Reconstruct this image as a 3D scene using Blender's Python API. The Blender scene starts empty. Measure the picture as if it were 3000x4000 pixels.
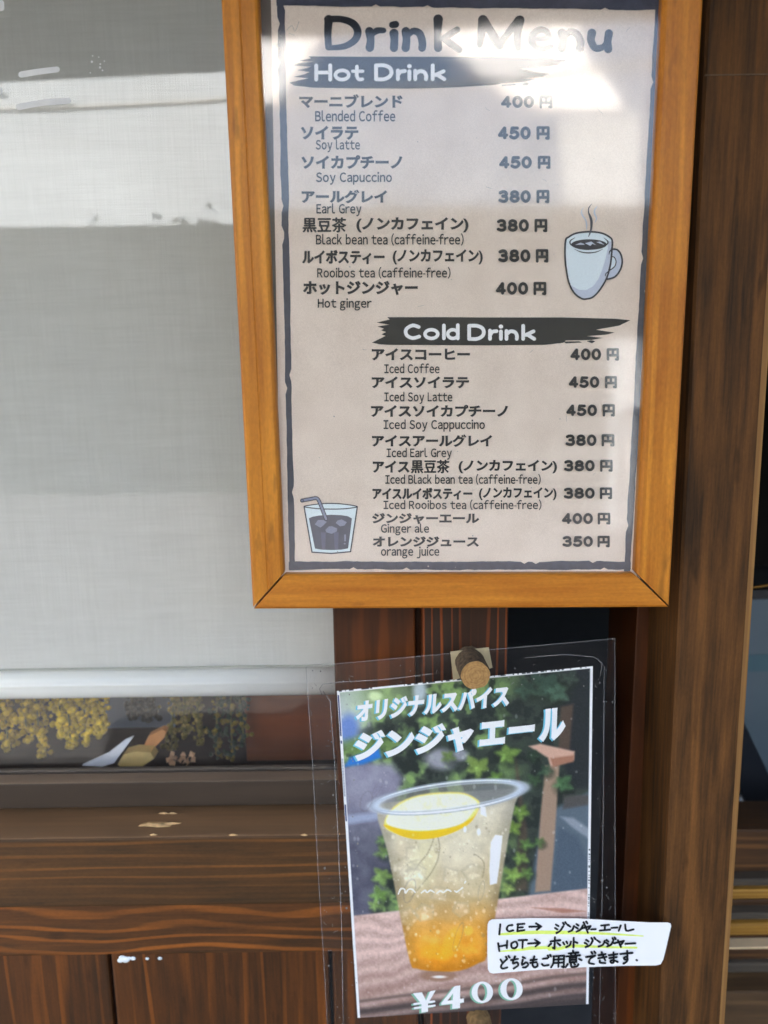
import bpy, bmesh, math, random
import numpy as np
from mathutils import Vector, Matrix, noise as mnoise
from mathutils.geometry import tessellate_polygon

R = math.radians
scene = bpy.context.scene
COL = scene.collection
random.seed(7)

# ------------------------------------------------------------------ camera, world, sun, exposure
CAM = Vector((0.0, -0.436, 1.45))
FPX = 3005.0                                   # focal length in pixels of the 3000 x 4000 photograph
ROT = Matrix.Rotation(R(90 - 10.94), 3, 'X') @ Matrix.Rotation(R(-0.8), 3, 'Z')
cd = bpy.data.cameras.new('camera')
cam = bpy.data.objects.new('camera', cd)
COL.objects.link(cam)
cam.location = CAM
cam.rotation_euler = ROT.to_euler()
cd.sensor_fit = 'VERTICAL'
cd.sensor_height = 36.0
cd.sensor_width = 27.0
cd.lens = 36.0 * FPX / 4000.0
cd.clip_start = 0.01
cd.clip_end = 2000
cd.dof.use_dof = True
cd.dof.focus_distance = 0.452
cd.dof.aperture_fstop = cd.lens / 3.6
scene.camera = cam

SUN_EL, SUN_AZ = 50.0, -30.0                    # sun stands behind the shop, so the front is in shade
w = bpy.data.worlds.new('World')
scene.world = w
w.use_nodes = True
nt = w.node_tree
bg = nt.nodes['Background']
sky = nt.nodes.new('ShaderNodeTexSky')
sky.sky_type = 'NISHITA'
sky.sun_disc = False
sky.sun_elevation = R(SUN_EL)
sky.sun_rotation = R(SUN_AZ)
sky.air_density = 1.0
sky.dust_density = 10.0
sky.ozone_density = 0.0
nt.links.new(sky.outputs[0], bg.inputs[0])
bg.inputs[1].default_value = 0.15
sd = bpy.data.lights.new('sun', 'SUN')
sd.energy = 5.0
sd.angle = R(0.5)
sd.color = (1.0, 0.95, 0.88)
so = bpy.data.objects.new('sun', sd)
COL.objects.link(so)
dsun = Vector((math.sin(R(SUN_AZ)) * math.cos(R(SUN_EL)), math.cos(R(SUN_AZ)) * math.cos(R(SUN_EL)), math.sin(R(SUN_EL))))
so.rotation_euler = (-dsun).to_track_quat('-Z', 'Y').to_euler()
scene.view_settings.view_transform = 'Standard'
scene.view_settings.look = 'None'
scene.view_settings.exposure = 3.38
scene.view_settings.gamma = 1
scene.render.engine = 'CYCLES'
scene.cycles.use_denoising = True
scene.cycles.max_bounces = 10
scene.cycles.diffuse_bounces = 5
scene.cycles.transparent_max_bounces = 24
scene.cycles.caustics_reflective = False
scene.cycles.caustics_refractive = False

# ------------------------------------------------------------------ measuring helpers
def ray(px, py):
    return ROT @ Vector(((px - 1500.0) / FPX, -(py - 2000.0) / FPX, -1.0))

def P(px, py, Y):
    d = ray(px, py)
    return CAM + d * ((Y - CAM.y) / d.y)

TILT = R(-0.45)                                   # the hung frame leans out a little at the top
M0 = P(1750, 1200, 0.0)
MN = Vector((0, -math.cos(TILT), -math.sin(TILT)))

def PM(px, py, off=0.0):
    """point on the menu plane, off metres in front of the sheet"""
    d = ray(px, py)
    o = M0 + MN * off
    return CAM + d * ((o - CAM).dot(MN) / d.dot(MN))

def PB(px, py, off=0.0):
    """point on the laminated poster, which bows a little"""
    t = (px - 1195.0) / 1208.0
    Y = 0.034 - 0.008 * t - 0.0035 * math.sin(max(0, min(1, t)) * math.pi)
    return P(px, py, Y - off)

LP0, LP1, LP2 = P(1905, 3600, 0.0246), P(2620, 3600, 0.0196), P(1905, 3810, 0.0246)
LN = (LP1 - LP0).cross(LP2 - LP0).normalized()
if LN.y > 0: LN = -LN

def PL(px, py, off=0.0):
    """point on the handwritten label"""
    d = ray(px, py)
    return CAM + d * ((LP0 + LN * off - CAM).dot(LN) / d.dot(LN))

def lin(c):
    c = c / 255.0
    return c / 12.92 if c <= 0.04045 else ((c + 0.055) / 1.055) ** 2.4

WL = 0.72
def A(r, g, b, k=1.0):
    return tuple(max(0.003, min(0.9, lin(v) / WL * k)) for v in (r, g, b)) + (1.0,)

# ------------------------------------------------------------------ object helpers
def set_tag(o, label=None, cat=None, group=None, kind=None):
    if label: o['label'] = label
    if cat: o['category'] = cat
    if group: o['group'] = group
    if kind: o['kind'] = kind
    return o

def thing(name, loc, label, cat, group=None):
    o = bpy.data.objects.new(name, None)
    o.empty_display_size = 0.02
    COL.objects.link(o)
    o.location = loc
    return set_tag(o, label, cat, group)

def wloc(o):
    v = Vector((0, 0, 0))
    while o is not None:
        v = v + Vector(o.location)
        o = o.parent
    return v

class MB:
    def __init__(s):
        s.v, s.f, s.m, s.k = [], [], [], 0
    def add(s, vs, fs, mi=0):
        b = len(s.v)
        s.v += [Vector(p) for p in vs]
        for f in fs:
            s.f.append([b + i for i in f]); s.m.append(mi)
    def build(s, name, mats, parent=None, smooth=False, bevel=0.0, segs=2):
        if not isinstance(mats, (list, tuple)): mats = [mats]
        off = wloc(parent) if parent is not None else Vector((0, 0, 0))
        me = bpy.data.meshes.new(name)
        me.from_pydata([tuple(p - off) for p in s.v], [], s.f)
        for m in mats: me.materials.append(m)
        for p, mi in zip(me.polygons, s.m):
            p.material_index = mi; p.use_smooth = smooth
        me.update()
        if bevel > 0:
            bm = bmesh.new(); bm.from_mesh(me)
            bmesh.ops.remove_doubles(bm, verts=bm.verts, dist=1e-6)
            es = [e for e in bm.edges if len(e.link_faces) == 2 and e.calc_face_angle(0) > 0.5]
            bmesh.ops.bevel(bm, geom=es, offset=bevel, segments=segs, profile=0.6, affect='EDGES', clamp_overlap=True)
            bm.to_mesh(me); bm.free()
        o = bpy.data.objects.new(name, me)
        COL.objects.link(o)
        if parent is not None: o.parent = parent
        return o

    def box(s, x0, x1, y0, y1, z0, z1, mi=0):
        vs = [(x, y, z) for z in (z0, z1) for y in (y0, y1) for x in (x0, x1)]
        s.add(vs, [(0, 2, 3, 1), (4, 5, 7, 6), (0, 1, 5, 4), (2, 6, 7, 3), (0, 4, 6, 2), (1, 3, 7, 5)], mi)
    def box_px(s, x0, x1, y0, y1, Y, depth, mi=0):
        """an upright box whose front face spans the measured rectangle at depth Y"""
        ym, xm = (y0 + y1) / 2, (x0 + x1) / 2
        a, b = P(x0, ym, Y), P(x1, ym, Y)
        t, u = P(xm, y0, Y), P(xm, y1, Y)
        s.box(a.x, b.x, Y, Y + depth, u.z, t.z, mi)
        return a.x, b.x, u.z, t.z
    def prism_x(s, prof, x0, x1, mi=0):
        n = len(prof)
        vs = [(x0, y, z) for y, z in prof] + [(x1, y, z) for y, z in prof]
        s.add(vs, [(i, (i + 1) % n, n + (i + 1) % n, n + i) for i in range(n)] + [tuple(range(n))[::-1], tuple(range(n, 2 * n))], mi)
    def tube(s, pts, rad, n=8, mi=0, caps=True):
        pts = [Vector(p) for p in pts]
        if not isinstance(rad, (list, tuple)): rad = [rad] * len(pts)
        vs, fs = [], []
        up = Vector((0.13, 0.31, 0.94))
        for i, p in enumerate(pts):
            d = (pts[min(i + 1, len(pts) - 1)] - pts[max(i - 1, 0)]).normalized()
            a = d.cross(up)
            if a.length < 1e-4: a = d.cross(Vector((1, 0, 0)))
            a.normalize(); b = d.cross(a)
            for k in range(n):
                t = 2 * math.pi * k / n
                vs.append(p + (a * math.cos(t) + b * math.sin(t)) * rad[i])
        for i in range(len(pts) - 1):
            for k in range(n):
                fs.append((i * n + k, i * n + (k + 1) % n, (i + 1) * n + (k + 1) % n, (i + 1) * n + k))
        if caps:
            fs.append(tuple(range(n))[::-1]); fs.append(tuple(range((len(pts) - 1) * n, len(pts) * n)))
        s.add(vs, fs, mi)
    # flat printed shapes; pr(px, py, off) puts a measured point on a real sheet
    def poly(s, pts, pr, off=0.0, mi=0, holes=()):
        loops = [[Vector((p[0], -p[1], 0)) for p in pts]] + [[Vector((p[0], -p[1], 0)) for p in h] for h in holes]
        flat = [q for l in loops for q in l]
        tri = tessellate_polygon(loops)
        s.k += 1
        fs = []
        for t in tri:
            a, b, c = (flat[i] for i in t)
            fs.append(t if (b - a).cross(c - a).z > 0 else (t[0], t[2], t[1]))
        s.add([pr(q.x, -q.y, off + s.k * 4e-6) for q in flat], fs, mi)
    def stroke(s, pts, wd, pr, off=0.0, mi=0, smooth=True, closed=False, caps=True):
        pts = [Vector((p[0], p[1])) for p in pts]
        if not isinstance(wd, (list, tuple)): wd = [wd] * len(pts)
        if closed: pts.append(pts[0].copy()); wd = list(wd) + [wd[0]]
        ws = list(wd)
        if smooth and len(pts) > 2:
            q, qw = [], []
            n = len(pts)
            for i in range(n - 1):
                p0 = pts[i - 1] if i > 0 else (pts[-2] if closed else pts[0])
                p3 = pts[i + 2] if i + 2 < n else (pts[1] if closed else pts[-1])
                for k in range(7):
                    t = k / 7
                    q.append(0.5 * ((2 * pts[i]) + (pts[i + 1] - p0) * t + (2 * p0 - 5 * pts[i] + 4 * pts[i + 1] - p3) * t * t + (3 * pts[i] - p0 - 3 * pts[i + 1] + p3) * t ** 3))
                    qw.append(ws[i] + (ws[i + 1] - ws[i]) * t)
            q.append(pts[-1]); qw.append(ws[-1])
            pts, ws = q, qw
        elif len(pts) > 2 and not closed:
            # sharp polyline: separate straight strokes
            for i in range(len(pts) - 1):
                s.stroke([pts[i], pts[i + 1]], [ws[i], ws[i + 1]], pr, off, mi, False)
            return
        s.k += 1
        n = len(pts)
        L, Rr = [], []
        for i in range(n):
            if closed: a, b = pts[(i - 1) % (n - 1)], pts[(i + 1) % (n - 1)]
            else: a, b = pts[max(i - 1, 0)], pts[min(i + 1, n - 1)]
            d = (b - a)
            if d.length < 1e-6: d = Vector((1, 0))
            d.normalize()
            nr = Vector((d.y, -d.x)) * ws[i] / 2
            L.append(pts[i] + nr); Rr.append(pts[i] - nr)
        o0 = off + s.k * 4e-6
        oo = lambda i: o0 + 6e-6 * i / n
        vs = [pr(p.x, p.y, oo(i)) for i, p in enumerate(L)] + [pr(p.x, p.y, oo(i)) for i, p in enumerate(Rr)]
        s.add(vs, [(i, n + i, n + i + 1, i + 1) for i in range(n - 1)], mi)
        if caps and not closed:
            for (c, q, e, ww, io) in ((pts[0], L[0], Rr[0], ws[0], 0), (pts[-1], Rr[-1], L[-1], ws[-1], n - 1)):
                a0 = math.atan2(q.y - c.y, q.x - c.x)
                fan = [c + Vector((math.cos(a0 - math.pi * k / 8), math.sin(a0 - math.pi * k / 8))) * ww / 2 for k in range(9)]
                s.add([pr(p.x, p.y, oo(io)) for p in fan], [tuple(range(9))[::-1]], mi)
    def ring(s, cx, cy, rx, ry, wd, pr, off=0.0, mi=0, n=28, rot=0.0):
        pts = [(cx + rx * math.cos(t) * math.cos(rot) - ry * math.sin(t) * math.sin(rot), cy + rx * math.cos(t) * math.sin(rot) + ry * math.sin(t) * math.cos(rot)) for t in (2 * math.pi * k / n for k in range(n))]
        s.stroke(pts, wd, pr, off, mi, False, True)
    def latin(s, body, x0, x1, ytop, ybase, pr, off=0.0, mi=0, bold=0.0, gap=0.085, cap=0.733):
        """proportionally spaced sans lettering from the wide glyphs of the built-in font"""
        pen = 0.0; items = []
        for ch in body:
            if ch == ' ': pen += 0.33; continue
            if ch == '-':
                items.append(([(pen, .24), (pen + .24, .24), (pen + .24, .32), (pen, .32)], [(0, 1, 2, 3)])); g_ = gap * .6; pen += .24 + g_; continue
            c = bpy.data.curves.new('type', 'FONT'); c.body = chr(ord(ch) + 0xFEE0); c.offset = bold; c.resolution_u = 3
            o = bpy.data.objects.new('type', c); COL.objects.link(o)
            me = o.to_mesh()
            vs = [v.co.copy() for v in me.vertices]; fs = [tuple(p.vertices) for p in me.polygons]
            o.to_mesh_clear(); COL.objects.unlink(o); bpy.data.objects.remove(o); bpy.data.curves.remove(c)
            mn = min(v.x for v in vs); mxx = max(v.x for v in vs)
            g_ = gap * (0.55 if ch in 'ft-()rc' else 1.0)
            items.append(([(v.x - mn + pen, v.y) for v in vs], fs)); pen += mxx - mn + g_
        tot = pen - g_
        s.k += 1
        for vs, fs in items:
            out = [pr(x0 + v[0] / tot * (x1 - x0), ybase + v[1] / cap * (ytop - ybase), off + s.k * 4e-6) for v in vs]
            ff = []
            for f in fs:
                p, q, r = (Vector((vs[i][0], vs[i][1], 0)) for i in f[:3])
                ff.append(f if (q - p).cross(r - p).z > 0 else f[::-1])
            s.add(out, ff, mi)
    def text(s, body, x0, x1, ytop, ybase, pr, off=0.0, mi=0, bold=0.0, cap=None, slope=0.0, shear=0.0):
        """type set between x0 and x1; for Latin (cap given) ytop..ybase is the cap height, else the ink height"""
        c = bpy.data.curves.new('type', 'FONT')
        c.body = body; c.offset = bold; c.resolution_u = 4
        o = bpy.data.objects.new('type', c)
        COL.objects.link(o)
        me = o.to_mesh()
        vs = [v.co.copy() for v in me.vertices]
        fs = [tuple(p.vertices) for p in me.polygons]
        o.to_mesh_clear()
        COL.objects.unlink(o); bpy.data.objects.remove(o); bpy.data.curves.remove(c)
        if not vs: return
        mx0, mx1 = min(v.x for v in vs), max(v.x for v in vs)
        if cap: my0, my1 = 0.0, cap
        else: my0, my1 = min(v.y for v in vs), max(v.y for v in vs)
        s.k += 1
        out = []
        for v in vs:
            u = (v.x - mx0) / (mx1 - mx0); h = (v.y - my0) / (my1 - my0)
            X = x0 + u * (x1 - x0); Yp = ybase + h * (ytop - ybase) + slope * (X - x0)
            out.append(pr(X + shear * h, Yp, off + s.k * 4e-6))
        ff = []
        for f in fs:
            a, b, c3 = (vs[i] for i in f[:3])
            ff.append(f if (b - a).cross(c3 - a).z > 0 else f[::-1])
        s.add(out, ff, mi)

# ------------------------------------------------------------------ materials
def mat(name):
    m = bpy.data.materials.new(name); m.use_nodes = True
    n = m.node_tree
    return m, n, n.nodes['Principled BSDF'], n.nodes['Material Output']

def nd(n, typ, **kw):
    o = n.nodes.new(typ)
    for k, v in kw.items(): setattr(o, k, v)
    return o

def plain(name, col, rough=0.6, var=0.06, scale=60.0, spec=0.5, metal=0.0, bump=0.0):
    m, n, b, out = mat(name)
    tc = nd(n, 'ShaderNodeTexCoord')
    nz = nd(n, 'ShaderNodeTexNoise'); nz.inputs['Scale'].default_value = scale; nz.inputs['Detail'].default_value = 6
    n.links.new(tc.outputs['Object'], nz.inputs['Vector'])
    mr = nd(n, 'ShaderNodeMapRange'); mr.inputs[1].default_value = 0.3; mr.inputs[2].default_value = 0.7
    mr.inputs[3].default_value = 1 - var; mr.inputs[4].default_value = 1 + var
    n.links.new(nz.outputs[0], mr.inputs[0])
    mx = nd(n, 'ShaderNodeVectorMath', operation='SCALE')
    mx.inputs[0].default_value = col[:3]
    n.links.new(mr.outputs[0], mx.inputs['Scale'])
    n.links.new(mx.outputs[0], b.inputs['Base Color'])
    b.inputs['Roughness'].default_value = rough
    b.inputs['Specular IOR Level'].default_value = spec
    b.inputs['Metallic'].default_value = metal
    if bump:
        bp = nd(n, 'ShaderNodeBump'); bp.inputs['Strength'].default_value = bump; bp.inputs['Distance'].default_value = 0.001
        n.links.new(nz.outputs[0], bp.inputs['Height']); n.links.new(bp.outputs[0], b.inputs['Normal'])
    return m

def wood(name, dark, light, axis='Z', period=0.008, dist=3.0, ring=0.6, rough=0.45, coat=0.0, blotch=0.3, seed=0.0, bump=0.25, fibre=0.35, spec=0.3, ringw=0.5, stretch=0.16, fleck=0.0):
    m, n, b, out = mat(name)
    tc = nd(n, 'ShaderNodeTexCoord')
    ad = nd(n, 'ShaderNodeVectorMath', operation='ADD'); ad.inputs[1].default_value = (seed * 1.37, seed * 0.71, seed * 2.13)
    n.links.new(tc.outputs['Object'], ad.inputs[0])
    def mapping(sx):
        mp = nd(n, 'ShaderNodeMapping')
        sc = [1, 1, 1]; sc['XYZ'.index(axis)] = sx
        mp.inputs['Scale'].default_value = sc
        n.links.new(ad.outputs[0], mp.inputs['Vector'])
        return mp
    wv = nd(n, 'ShaderNodeTexNoise'); wv.inputs['Scale'].default_value = 16; wv.inputs['Detail'].default_value = 2
    wv.inputs['Detail'].default_value = 1.5
    n.links.new(mapping(stretch).outputs[0], wv.inputs['Vector'])
    w2 = nd(n, 'ShaderNodeTexNoise'); w2.inputs['Scale'].default_value = 75; w2.inputs['Detail'].default_value = 2
    n.links.new(mapping(0.05).outputs[0], w2.inputs['Vector'])
    # rings: a warped coordinate turned into uneven bands
    sep = nd(n, 'ShaderNodeSeparateXYZ'); n.links.new(ad.outputs[0], sep.inputs[0])
    ax = sep.outputs[2] if axis == 'X' else sep.outputs[0]
    m1 = nd(n, 'ShaderNodeMath', operation='MULTIPLY'); m1.inputs[1].default_value = 2 * math.pi / period
    n.links.new(ax, m1.inputs[0])
    m2 = nd(n, 'ShaderNodeMath', operation='MULTIPLY_ADD'); m2.inputs[1].default_value = dist * 6.28
    n.links.new(wv.outputs[0], m2.inputs[0]); n.links.new(m1.outputs[0], m2.inputs[2])
    m3 = nd(n, 'ShaderNodeMath', operation='MULTIPLY_ADD'); m3.inputs[1].default_value = 9.0
    n.links.new(w2.outputs[0], m3.inputs[0]); n.links.new(m2.outputs[0], m3.inputs[2]); m2 = m3
    sn = nd(n, 'ShaderNodeMath', operation='SINE'); n.links.new(m2.outputs[0], sn.inputs[0])
    rm = nd(n, 'ShaderNodeMapRange'); rm.inputs[1].default_value = 1 - 2 * ringw; rm.inputs[2].default_value = 1.0
    rm.inputs[3].default_value = 0.0; rm.inputs[4].default_value = ring
    n.links.new(sn.outputs[0], rm.inputs[0])
    rm.interpolation_type = 'SMOOTHSTEP'
    # modulation of ring strength along the board
    md = nd(n, 'ShaderNodeTexNoise'); md.inputs['Scale'].default_value = 45; md.inputs['Detail'].default_value = 3
    n.links.new(mapping(0.1).outputs[0], md.inputs['Vector'])
    mdr = nd(n, 'ShaderNodeMapRange'); mdr.inputs[1].default_value = 0.35; mdr.inputs[2].default_value = 0.6
    n.links.new(md.outputs[0], mdr.inputs[0])
    rr = nd(n, 'ShaderNodeMath', operation='MULTIPLY'); n.links.new(rm.outputs[0], rr.inputs[0]); n.links.new(mdr.outputs[0], rr.inputs[1])
    # fibres
    fb = nd(n, 'ShaderNodeTexNoise'); fb.inputs['Scale'].default_value = 300; fb.inputs['Detail'].default_value = 5; fb.inputs['Roughness'].default_value = 0.65
    n.links.new(mapping(0.05).outputs[0], fb.inputs['Vector'])
    bl = nd(n, 'ShaderNodeTexNoise'); bl.inputs['Scale'].default_value = 28; bl.inputs['Detail'].default_value = 4
    n.links.new(mapping(0.3).outputs[0], bl.inputs['Vector'])
    f1 = nd(n, 'ShaderNodeMath', operation='MULTIPLY_ADD'); f1.inputs[1].default_value = fibre
    n.links.new(fb.outputs[0], f1.inputs[0]); n.links.new(rr.outputs[0], f1.inputs[2])
    f2 = nd(n, 'ShaderNodeMath', operation='MULTIPLY_ADD'); f2.inputs[1].default_value = blotch
    n.links.new(bl.outputs[0], f2.inputs[0]); n.links.new(f1.outputs[0], f2.inputs[2])
    f3 = nd(n, 'ShaderNodeMath', operation='SUBTRACT', use_clamp=True); f3.inputs[1].default_value = (fibre + blotch) * 0.38
    n.links.new(f2.outputs[0], f3.inputs[0])
    mx = nd(n, 'ShaderNodeMix', data_type='RGBA')
    mx.inputs[6].default_value = dark; mx.inputs[7].default_value = light
    n.links.new(f3.outputs[0], mx.inputs[0])
    colo = mx.outputs[2]
    if fleck:
        fk = nd(n, 'ShaderNodeTexNoise'); fk.inputs['Scale'].default_value = 130; fk.inputs['Detail'].default_value = 2
        n.links.new(mapping(0.22).outputs[0], fk.inputs['Vector'])
        fr_ = nd(n, 'ShaderNodeMapRange'); fr_.inputs[1].default_value = 0.66; fr_.inputs[2].default_value = 0.78; fr_.inputs[3].default_value = 1.0; fr_.inputs[4].default_value = 1 - fleck
        n.links.new(fk.outputs[0], fr_.inputs[0])
        f5 = nd(n, 'ShaderNodeTexNoise'); f5.inputs['Scale'].default_value = 700; f5.inputs['Detail'].default_value = 3
        n.links.new(mapping(0.5).outputs[0], f5.inputs['Vector'])
        f6 = nd(n, 'ShaderNodeMapRange'); f6.inputs[3].default_value = 0.78; f6.inputs[4].default_value = 1.2
        n.links.new(f5.outputs[0], f6.inputs[0])
        f7 = nd(n, 'ShaderNodeMath', operation='MULTIPLY'); n.links.new(fr_.outputs[0], f7.inputs[0]); n.links.new(f6.outputs[0], f7.inputs[1])
        vm = nd(n, 'ShaderNodeVectorMath', operation='SCALE'); n.links.new(colo, vm.inputs[0]); n.links.new(f7.outputs[0], vm.inputs['Scale'])
        colo = vm.outputs[0]
    n.links.new(colo, b.inputs['Base Color'])
    rg = nd(n, 'ShaderNodeMapRange'); rg.inputs[3].default_value = rough - 0.08; rg.inputs[4].default_value = rough + 0.12
    n.links.new(fb.outputs[0], rg.inputs[0]); n.links.new(rg.outputs[0], b.inputs['Roughness'])
    b.inputs['Specular IOR Level'].default_value = spec
    b.inputs['Coat Weight'].default_value = coat
    b.inputs['Coat Roughness'].default_value = 0.25
    bp = nd(n, 'ShaderNodeBump'); bp.inputs['Strength'].default_value = bump; bp.inputs['Distance'].default_value = 0.0006
    n.links.new(f1.outputs[0], bp.inputs['Height']); n.links.new(bp.outputs[0], b.inputs['Normal'])
    return m

def glazing(name, ior=1.5, rough=0.0, veil=0.0, wav=0.0, wscale=8.0, gain=1.0, grime=0.0):
    """clear sheet: light passes straight, both faces reflect by Fresnel; veil is a pale diffuse layer for dust and painted haze"""
    m, n, b, out = mat(name)
    n.nodes.remove(b)
    tr = nd(n, 'ShaderNodeBsdfTransparent')
    gl = nd(n, 'ShaderNodeBsdfGlossy'); gl.inputs['Roughness'].default_value = rough
    geo = nd(n, 'ShaderNodeNewGeometry')
    mr = nd(n, 'ShaderNodeMapRange'); mr.inputs[3].default_value = ior; mr.inputs[4].default_value = 1 / ior
    n.links.new(geo.outputs['Backfacing'], mr.inputs[0])
    fr = nd(n, 'ShaderNodeFresnel'); n.links.new(mr.outputs[0], fr.inputs['IOR'])
    mxs = nd(n, 'ShaderNodeMixShader')
    n.links.new(fr.outputs[0], mxs.inputs[0])
    n.links.new(tr.outputs[0], mxs.inputs[1]); n.links.new(gl.outputs[0], mxs.inputs[2])
    last = mxs
    tc = nd(n, 'ShaderNodeTexCoord')
    if wav:
        nz = nd(n, 'ShaderNodeTexNoise'); nz.inputs['Scale'].default_value = wscale; nz.inputs['Detail'].default_value = 1
        n.links.new(tc.outputs['Object'], nz.inputs['Vector'])
        bp = nd(n, 'ShaderNodeBump'); bp.inputs['Strength'].default_value = 1.0; bp.inputs['Distance'].default_value = wav
        n.links.new(nz.outputs[0], bp.inputs['Height']); n.links.new(bp.outputs[0], gl.inputs['Normal'])
        n.links.new(bp.outputs[0], fr.inputs['Normal'])
    if veil:
        df = nd(n, 'ShaderNodeBsdfDiffuse'); df.inputs[0].default_value = (0.75, 0.75, 0.75, 1)
        dn = nd(n, 'ShaderNodeTexNoise'); dn.inputs['Scale'].default_value = 900; dn.inputs['Detail'].default_value = 4
        n.links.new(tc.outputs['Object'], dn.inputs['Vector'])
        dr = nd(n, 'ShaderNodeMapRange'); dr.inputs[1].default_value = 0.56; dr.inputs[2].default_value = 0.72
        dr.inputs[3].default_value = veil; dr.inputs[4].default_value = veil + grime
        n.links.new(dn.outputs[0], dr.inputs[0])
        m2 = nd(n, 'ShaderNodeMixShader')
        n.links.new(dr.outputs[0], m2.inputs[0])
        n.links.new(last.outputs[0], m2.inputs[1]); n.links.new(df.outputs[0], m2.inputs[2])
        last = m2
    n.links.new(last.outputs[0], out.inputs['Surface'])
    return m

def fabric_mat():
    m, n, b, out = mat('linen_blind')
    tc = nd(n, 'ShaderNodeTexCoord')
    def nz(sx, sz, sc, det=3):
        mp = nd(n, 'ShaderNodeMapping'); mp.inputs['Scale'].default_value = (sx, 1, sz)
        n.links.new(tc.outputs['Object'], mp.inputs['Vector'])
        t = nd(n, 'ShaderNodeTexNoise'); t.inputs['Scale'].default_value = sc; t.inputs['Detail'].default_value = det
        n.links.new(mp.outputs[0], t.inputs['Vector'])
        return t
    a, c, d, e = nz(0.035, 1, 900), nz(1, 0.035, 900), nz(0.12, 1, 130, 5), nz(1, 0.25, 110, 4)
    s1 = nd(n, 'ShaderNodeMath', operation='ADD'); n.links.new(a.outputs[0], s1.inputs[0]); n.links.new(c.outputs[0], s1.inputs[1])
    s2 = nd(n, 'ShaderNodeMath', operation='MULTIPLY_ADD'); s2.inputs[1].default_value = 0.9
    n.links.new(d.outputs[0], s2.inputs[0]); n.links.new(s1.outputs[0], s2.inputs[2])
    s3 = nd(n, 'ShaderNodeMath', operation='MULTIPLY_ADD'); s3.inputs[1].default_value = 0.6
    n.links.new(e.outputs[0], s3.inputs[0]); n.links.new(s2.outputs[0], s3.inputs[2])
    mr = nd(n, 'ShaderNodeMapRange'); mr.inputs[1].default_value = 1.15; mr.inputs[2].default_value = 2.3
    n.links.new(s3.outputs[0], mr.inputs[0])
    mx = nd(n, 'ShaderNodeMix', data_type='RGBA')
    mx.inputs[6].default_value = (0.53, 0.53, 0.485, 1); mx.inputs[7].default_value = (0.63, 0.63, 0.585, 1)
    n.links.new(mr.outputs[0], mx.inputs[0]); n.links.new(mx.outputs[2], b.inputs['Base Color'])
    b.inputs['Roughness'].default_value = 0.95; b.inputs['Specular IOR Level'].default_value = 0.1
    bp = nd(n, 'ShaderNodeBump'); bp.inputs['Strength'].default_value = 0.3; bp.inputs['Distance'].default_value = 0.0004
    n.links.new(s1.outputs[0], bp.inputs['Height']); n.links.new(bp.outputs[0], b.inputs['Normal'])
    return m

def paper_mat(name, c0, c1, scale=1500.0, rough=0.7):
    m, n, b, out = mat(name)
    tc = nd(n, 'ShaderNodeTexCoord')
    a = nd(n, 'ShaderNodeTexNoise'); a.inputs['Scale'].default_value = scale; a.inputs['Detail'].default_value = 3
    c = nd(n, 'ShaderNodeTexNoise'); c.inputs['Scale'].default_value = 40; c.inputs['Detail'].default_value = 5
    for t in (a, c): n.links.new(tc.outputs['Object'], t.inputs['Vector'])
    ad = nd(n, 'ShaderNodeMath', operation='ADD'); n.links.new(a.outputs[0], ad.inputs[0]); n.links.new(c.outputs[0], ad.inputs[1])
    mr = nd(n, 'ShaderNodeMapRange'); mr.inputs[1].default_value = 0.7; mr.inputs[2].default_value = 1.3
    n.links.new(ad.outputs[0], mr.inputs[0])
    mx = nd(n, 'ShaderNodeMix', data_type='RGBA'); mx.inputs[6].default_value = c0; mx.inputs[7].default_value = c1
    n.links.new(mr.outputs[0], mx.inputs[0]); n.links.new(mx.outputs[2], b.inputs['Base Color'])
    b.inputs['Roughness'].default_value = rough
    b.inputs['Specular IOR Level'].default_value = 0.2
    return m

def print_mat():
    m, n, b, out = mat('photo_print')
    at = nd(n, 'ShaderNodeVertexColor'); at.layer_name = 'ink'
    n.links.new(at.outputs[0], b.inputs['Base Color'])
    b.inputs['Roughness'].default_value = 0.5
    b.inputs['Specular IOR Level'].default_value = 0.15
    return m

m_frame = wood('varnished_pine', A(144, 82, 14), A(216, 142, 46), 'Z', 0.011, 1.2, 0.35, 0.45, 0.06, 0.9, 1.0, 0.15, 0.75, fleck=0.5)
m_frame_h = wood('varnished_pine_crosswise', A(150, 85, 16), A(216, 143, 48), 'X', 0.016, 1.0, 0.3, 0.45, 0.06, 0.9, 3.0, 0.15, 0.75, fleck=0.4)
m_post = wood('weathered_cedar', A(38, 25, 12), A(120, 78, 38), 'Z', 0.03, 2.2, 0.3, 0.65, 0, 0.75, 2.0, 0.35, 1.1, 0.2, fleck=0.45)
m_stile = wood('stained_cedar', A(42, 21, 6), A(118, 60, 17), 'Z', 0.02, 0.8, 0.3, 0.5, 0, 0.7, 5.0, 0.2, 0.4, 0.3)
m_mull = wood('striped_cedar', A(32, 21, 12), A(112, 54, 18), 'Z', 0.0062, 0.25, 0.9, 0.55, 0, 0.2, 8.0, 0.25, 0.25, 0.3, ringw=0.22)
m_sill = wood('sill_cedar', A(50, 35, 19), A(122, 76, 32), 'X', 0.0085, 0.45, 0.5, 0.5, 0, 0.5, 11.0, 0.25, 0.5, 0.3, ringw=0.3, fleck=0.4)
m_rail = wood('flame_grain_cedar', A(50, 33, 18), A(148, 84, 30), 'X', 0.0105, 3.2, 0.6, 0.42, 0, 0.4, 12.0, 0.25, 0.5, 0.3, ringw=0.42, stretch=0.42, fleck=0.4)
m_board = wood('board_cedar', A(58, 36, 20), A(160, 84, 32), 'Z', 0.021, 0.5, 0.9, 0.45, 0, 0.5, 14.0, 0.25, 0.35, 0.35, ringw=0.2)
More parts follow.
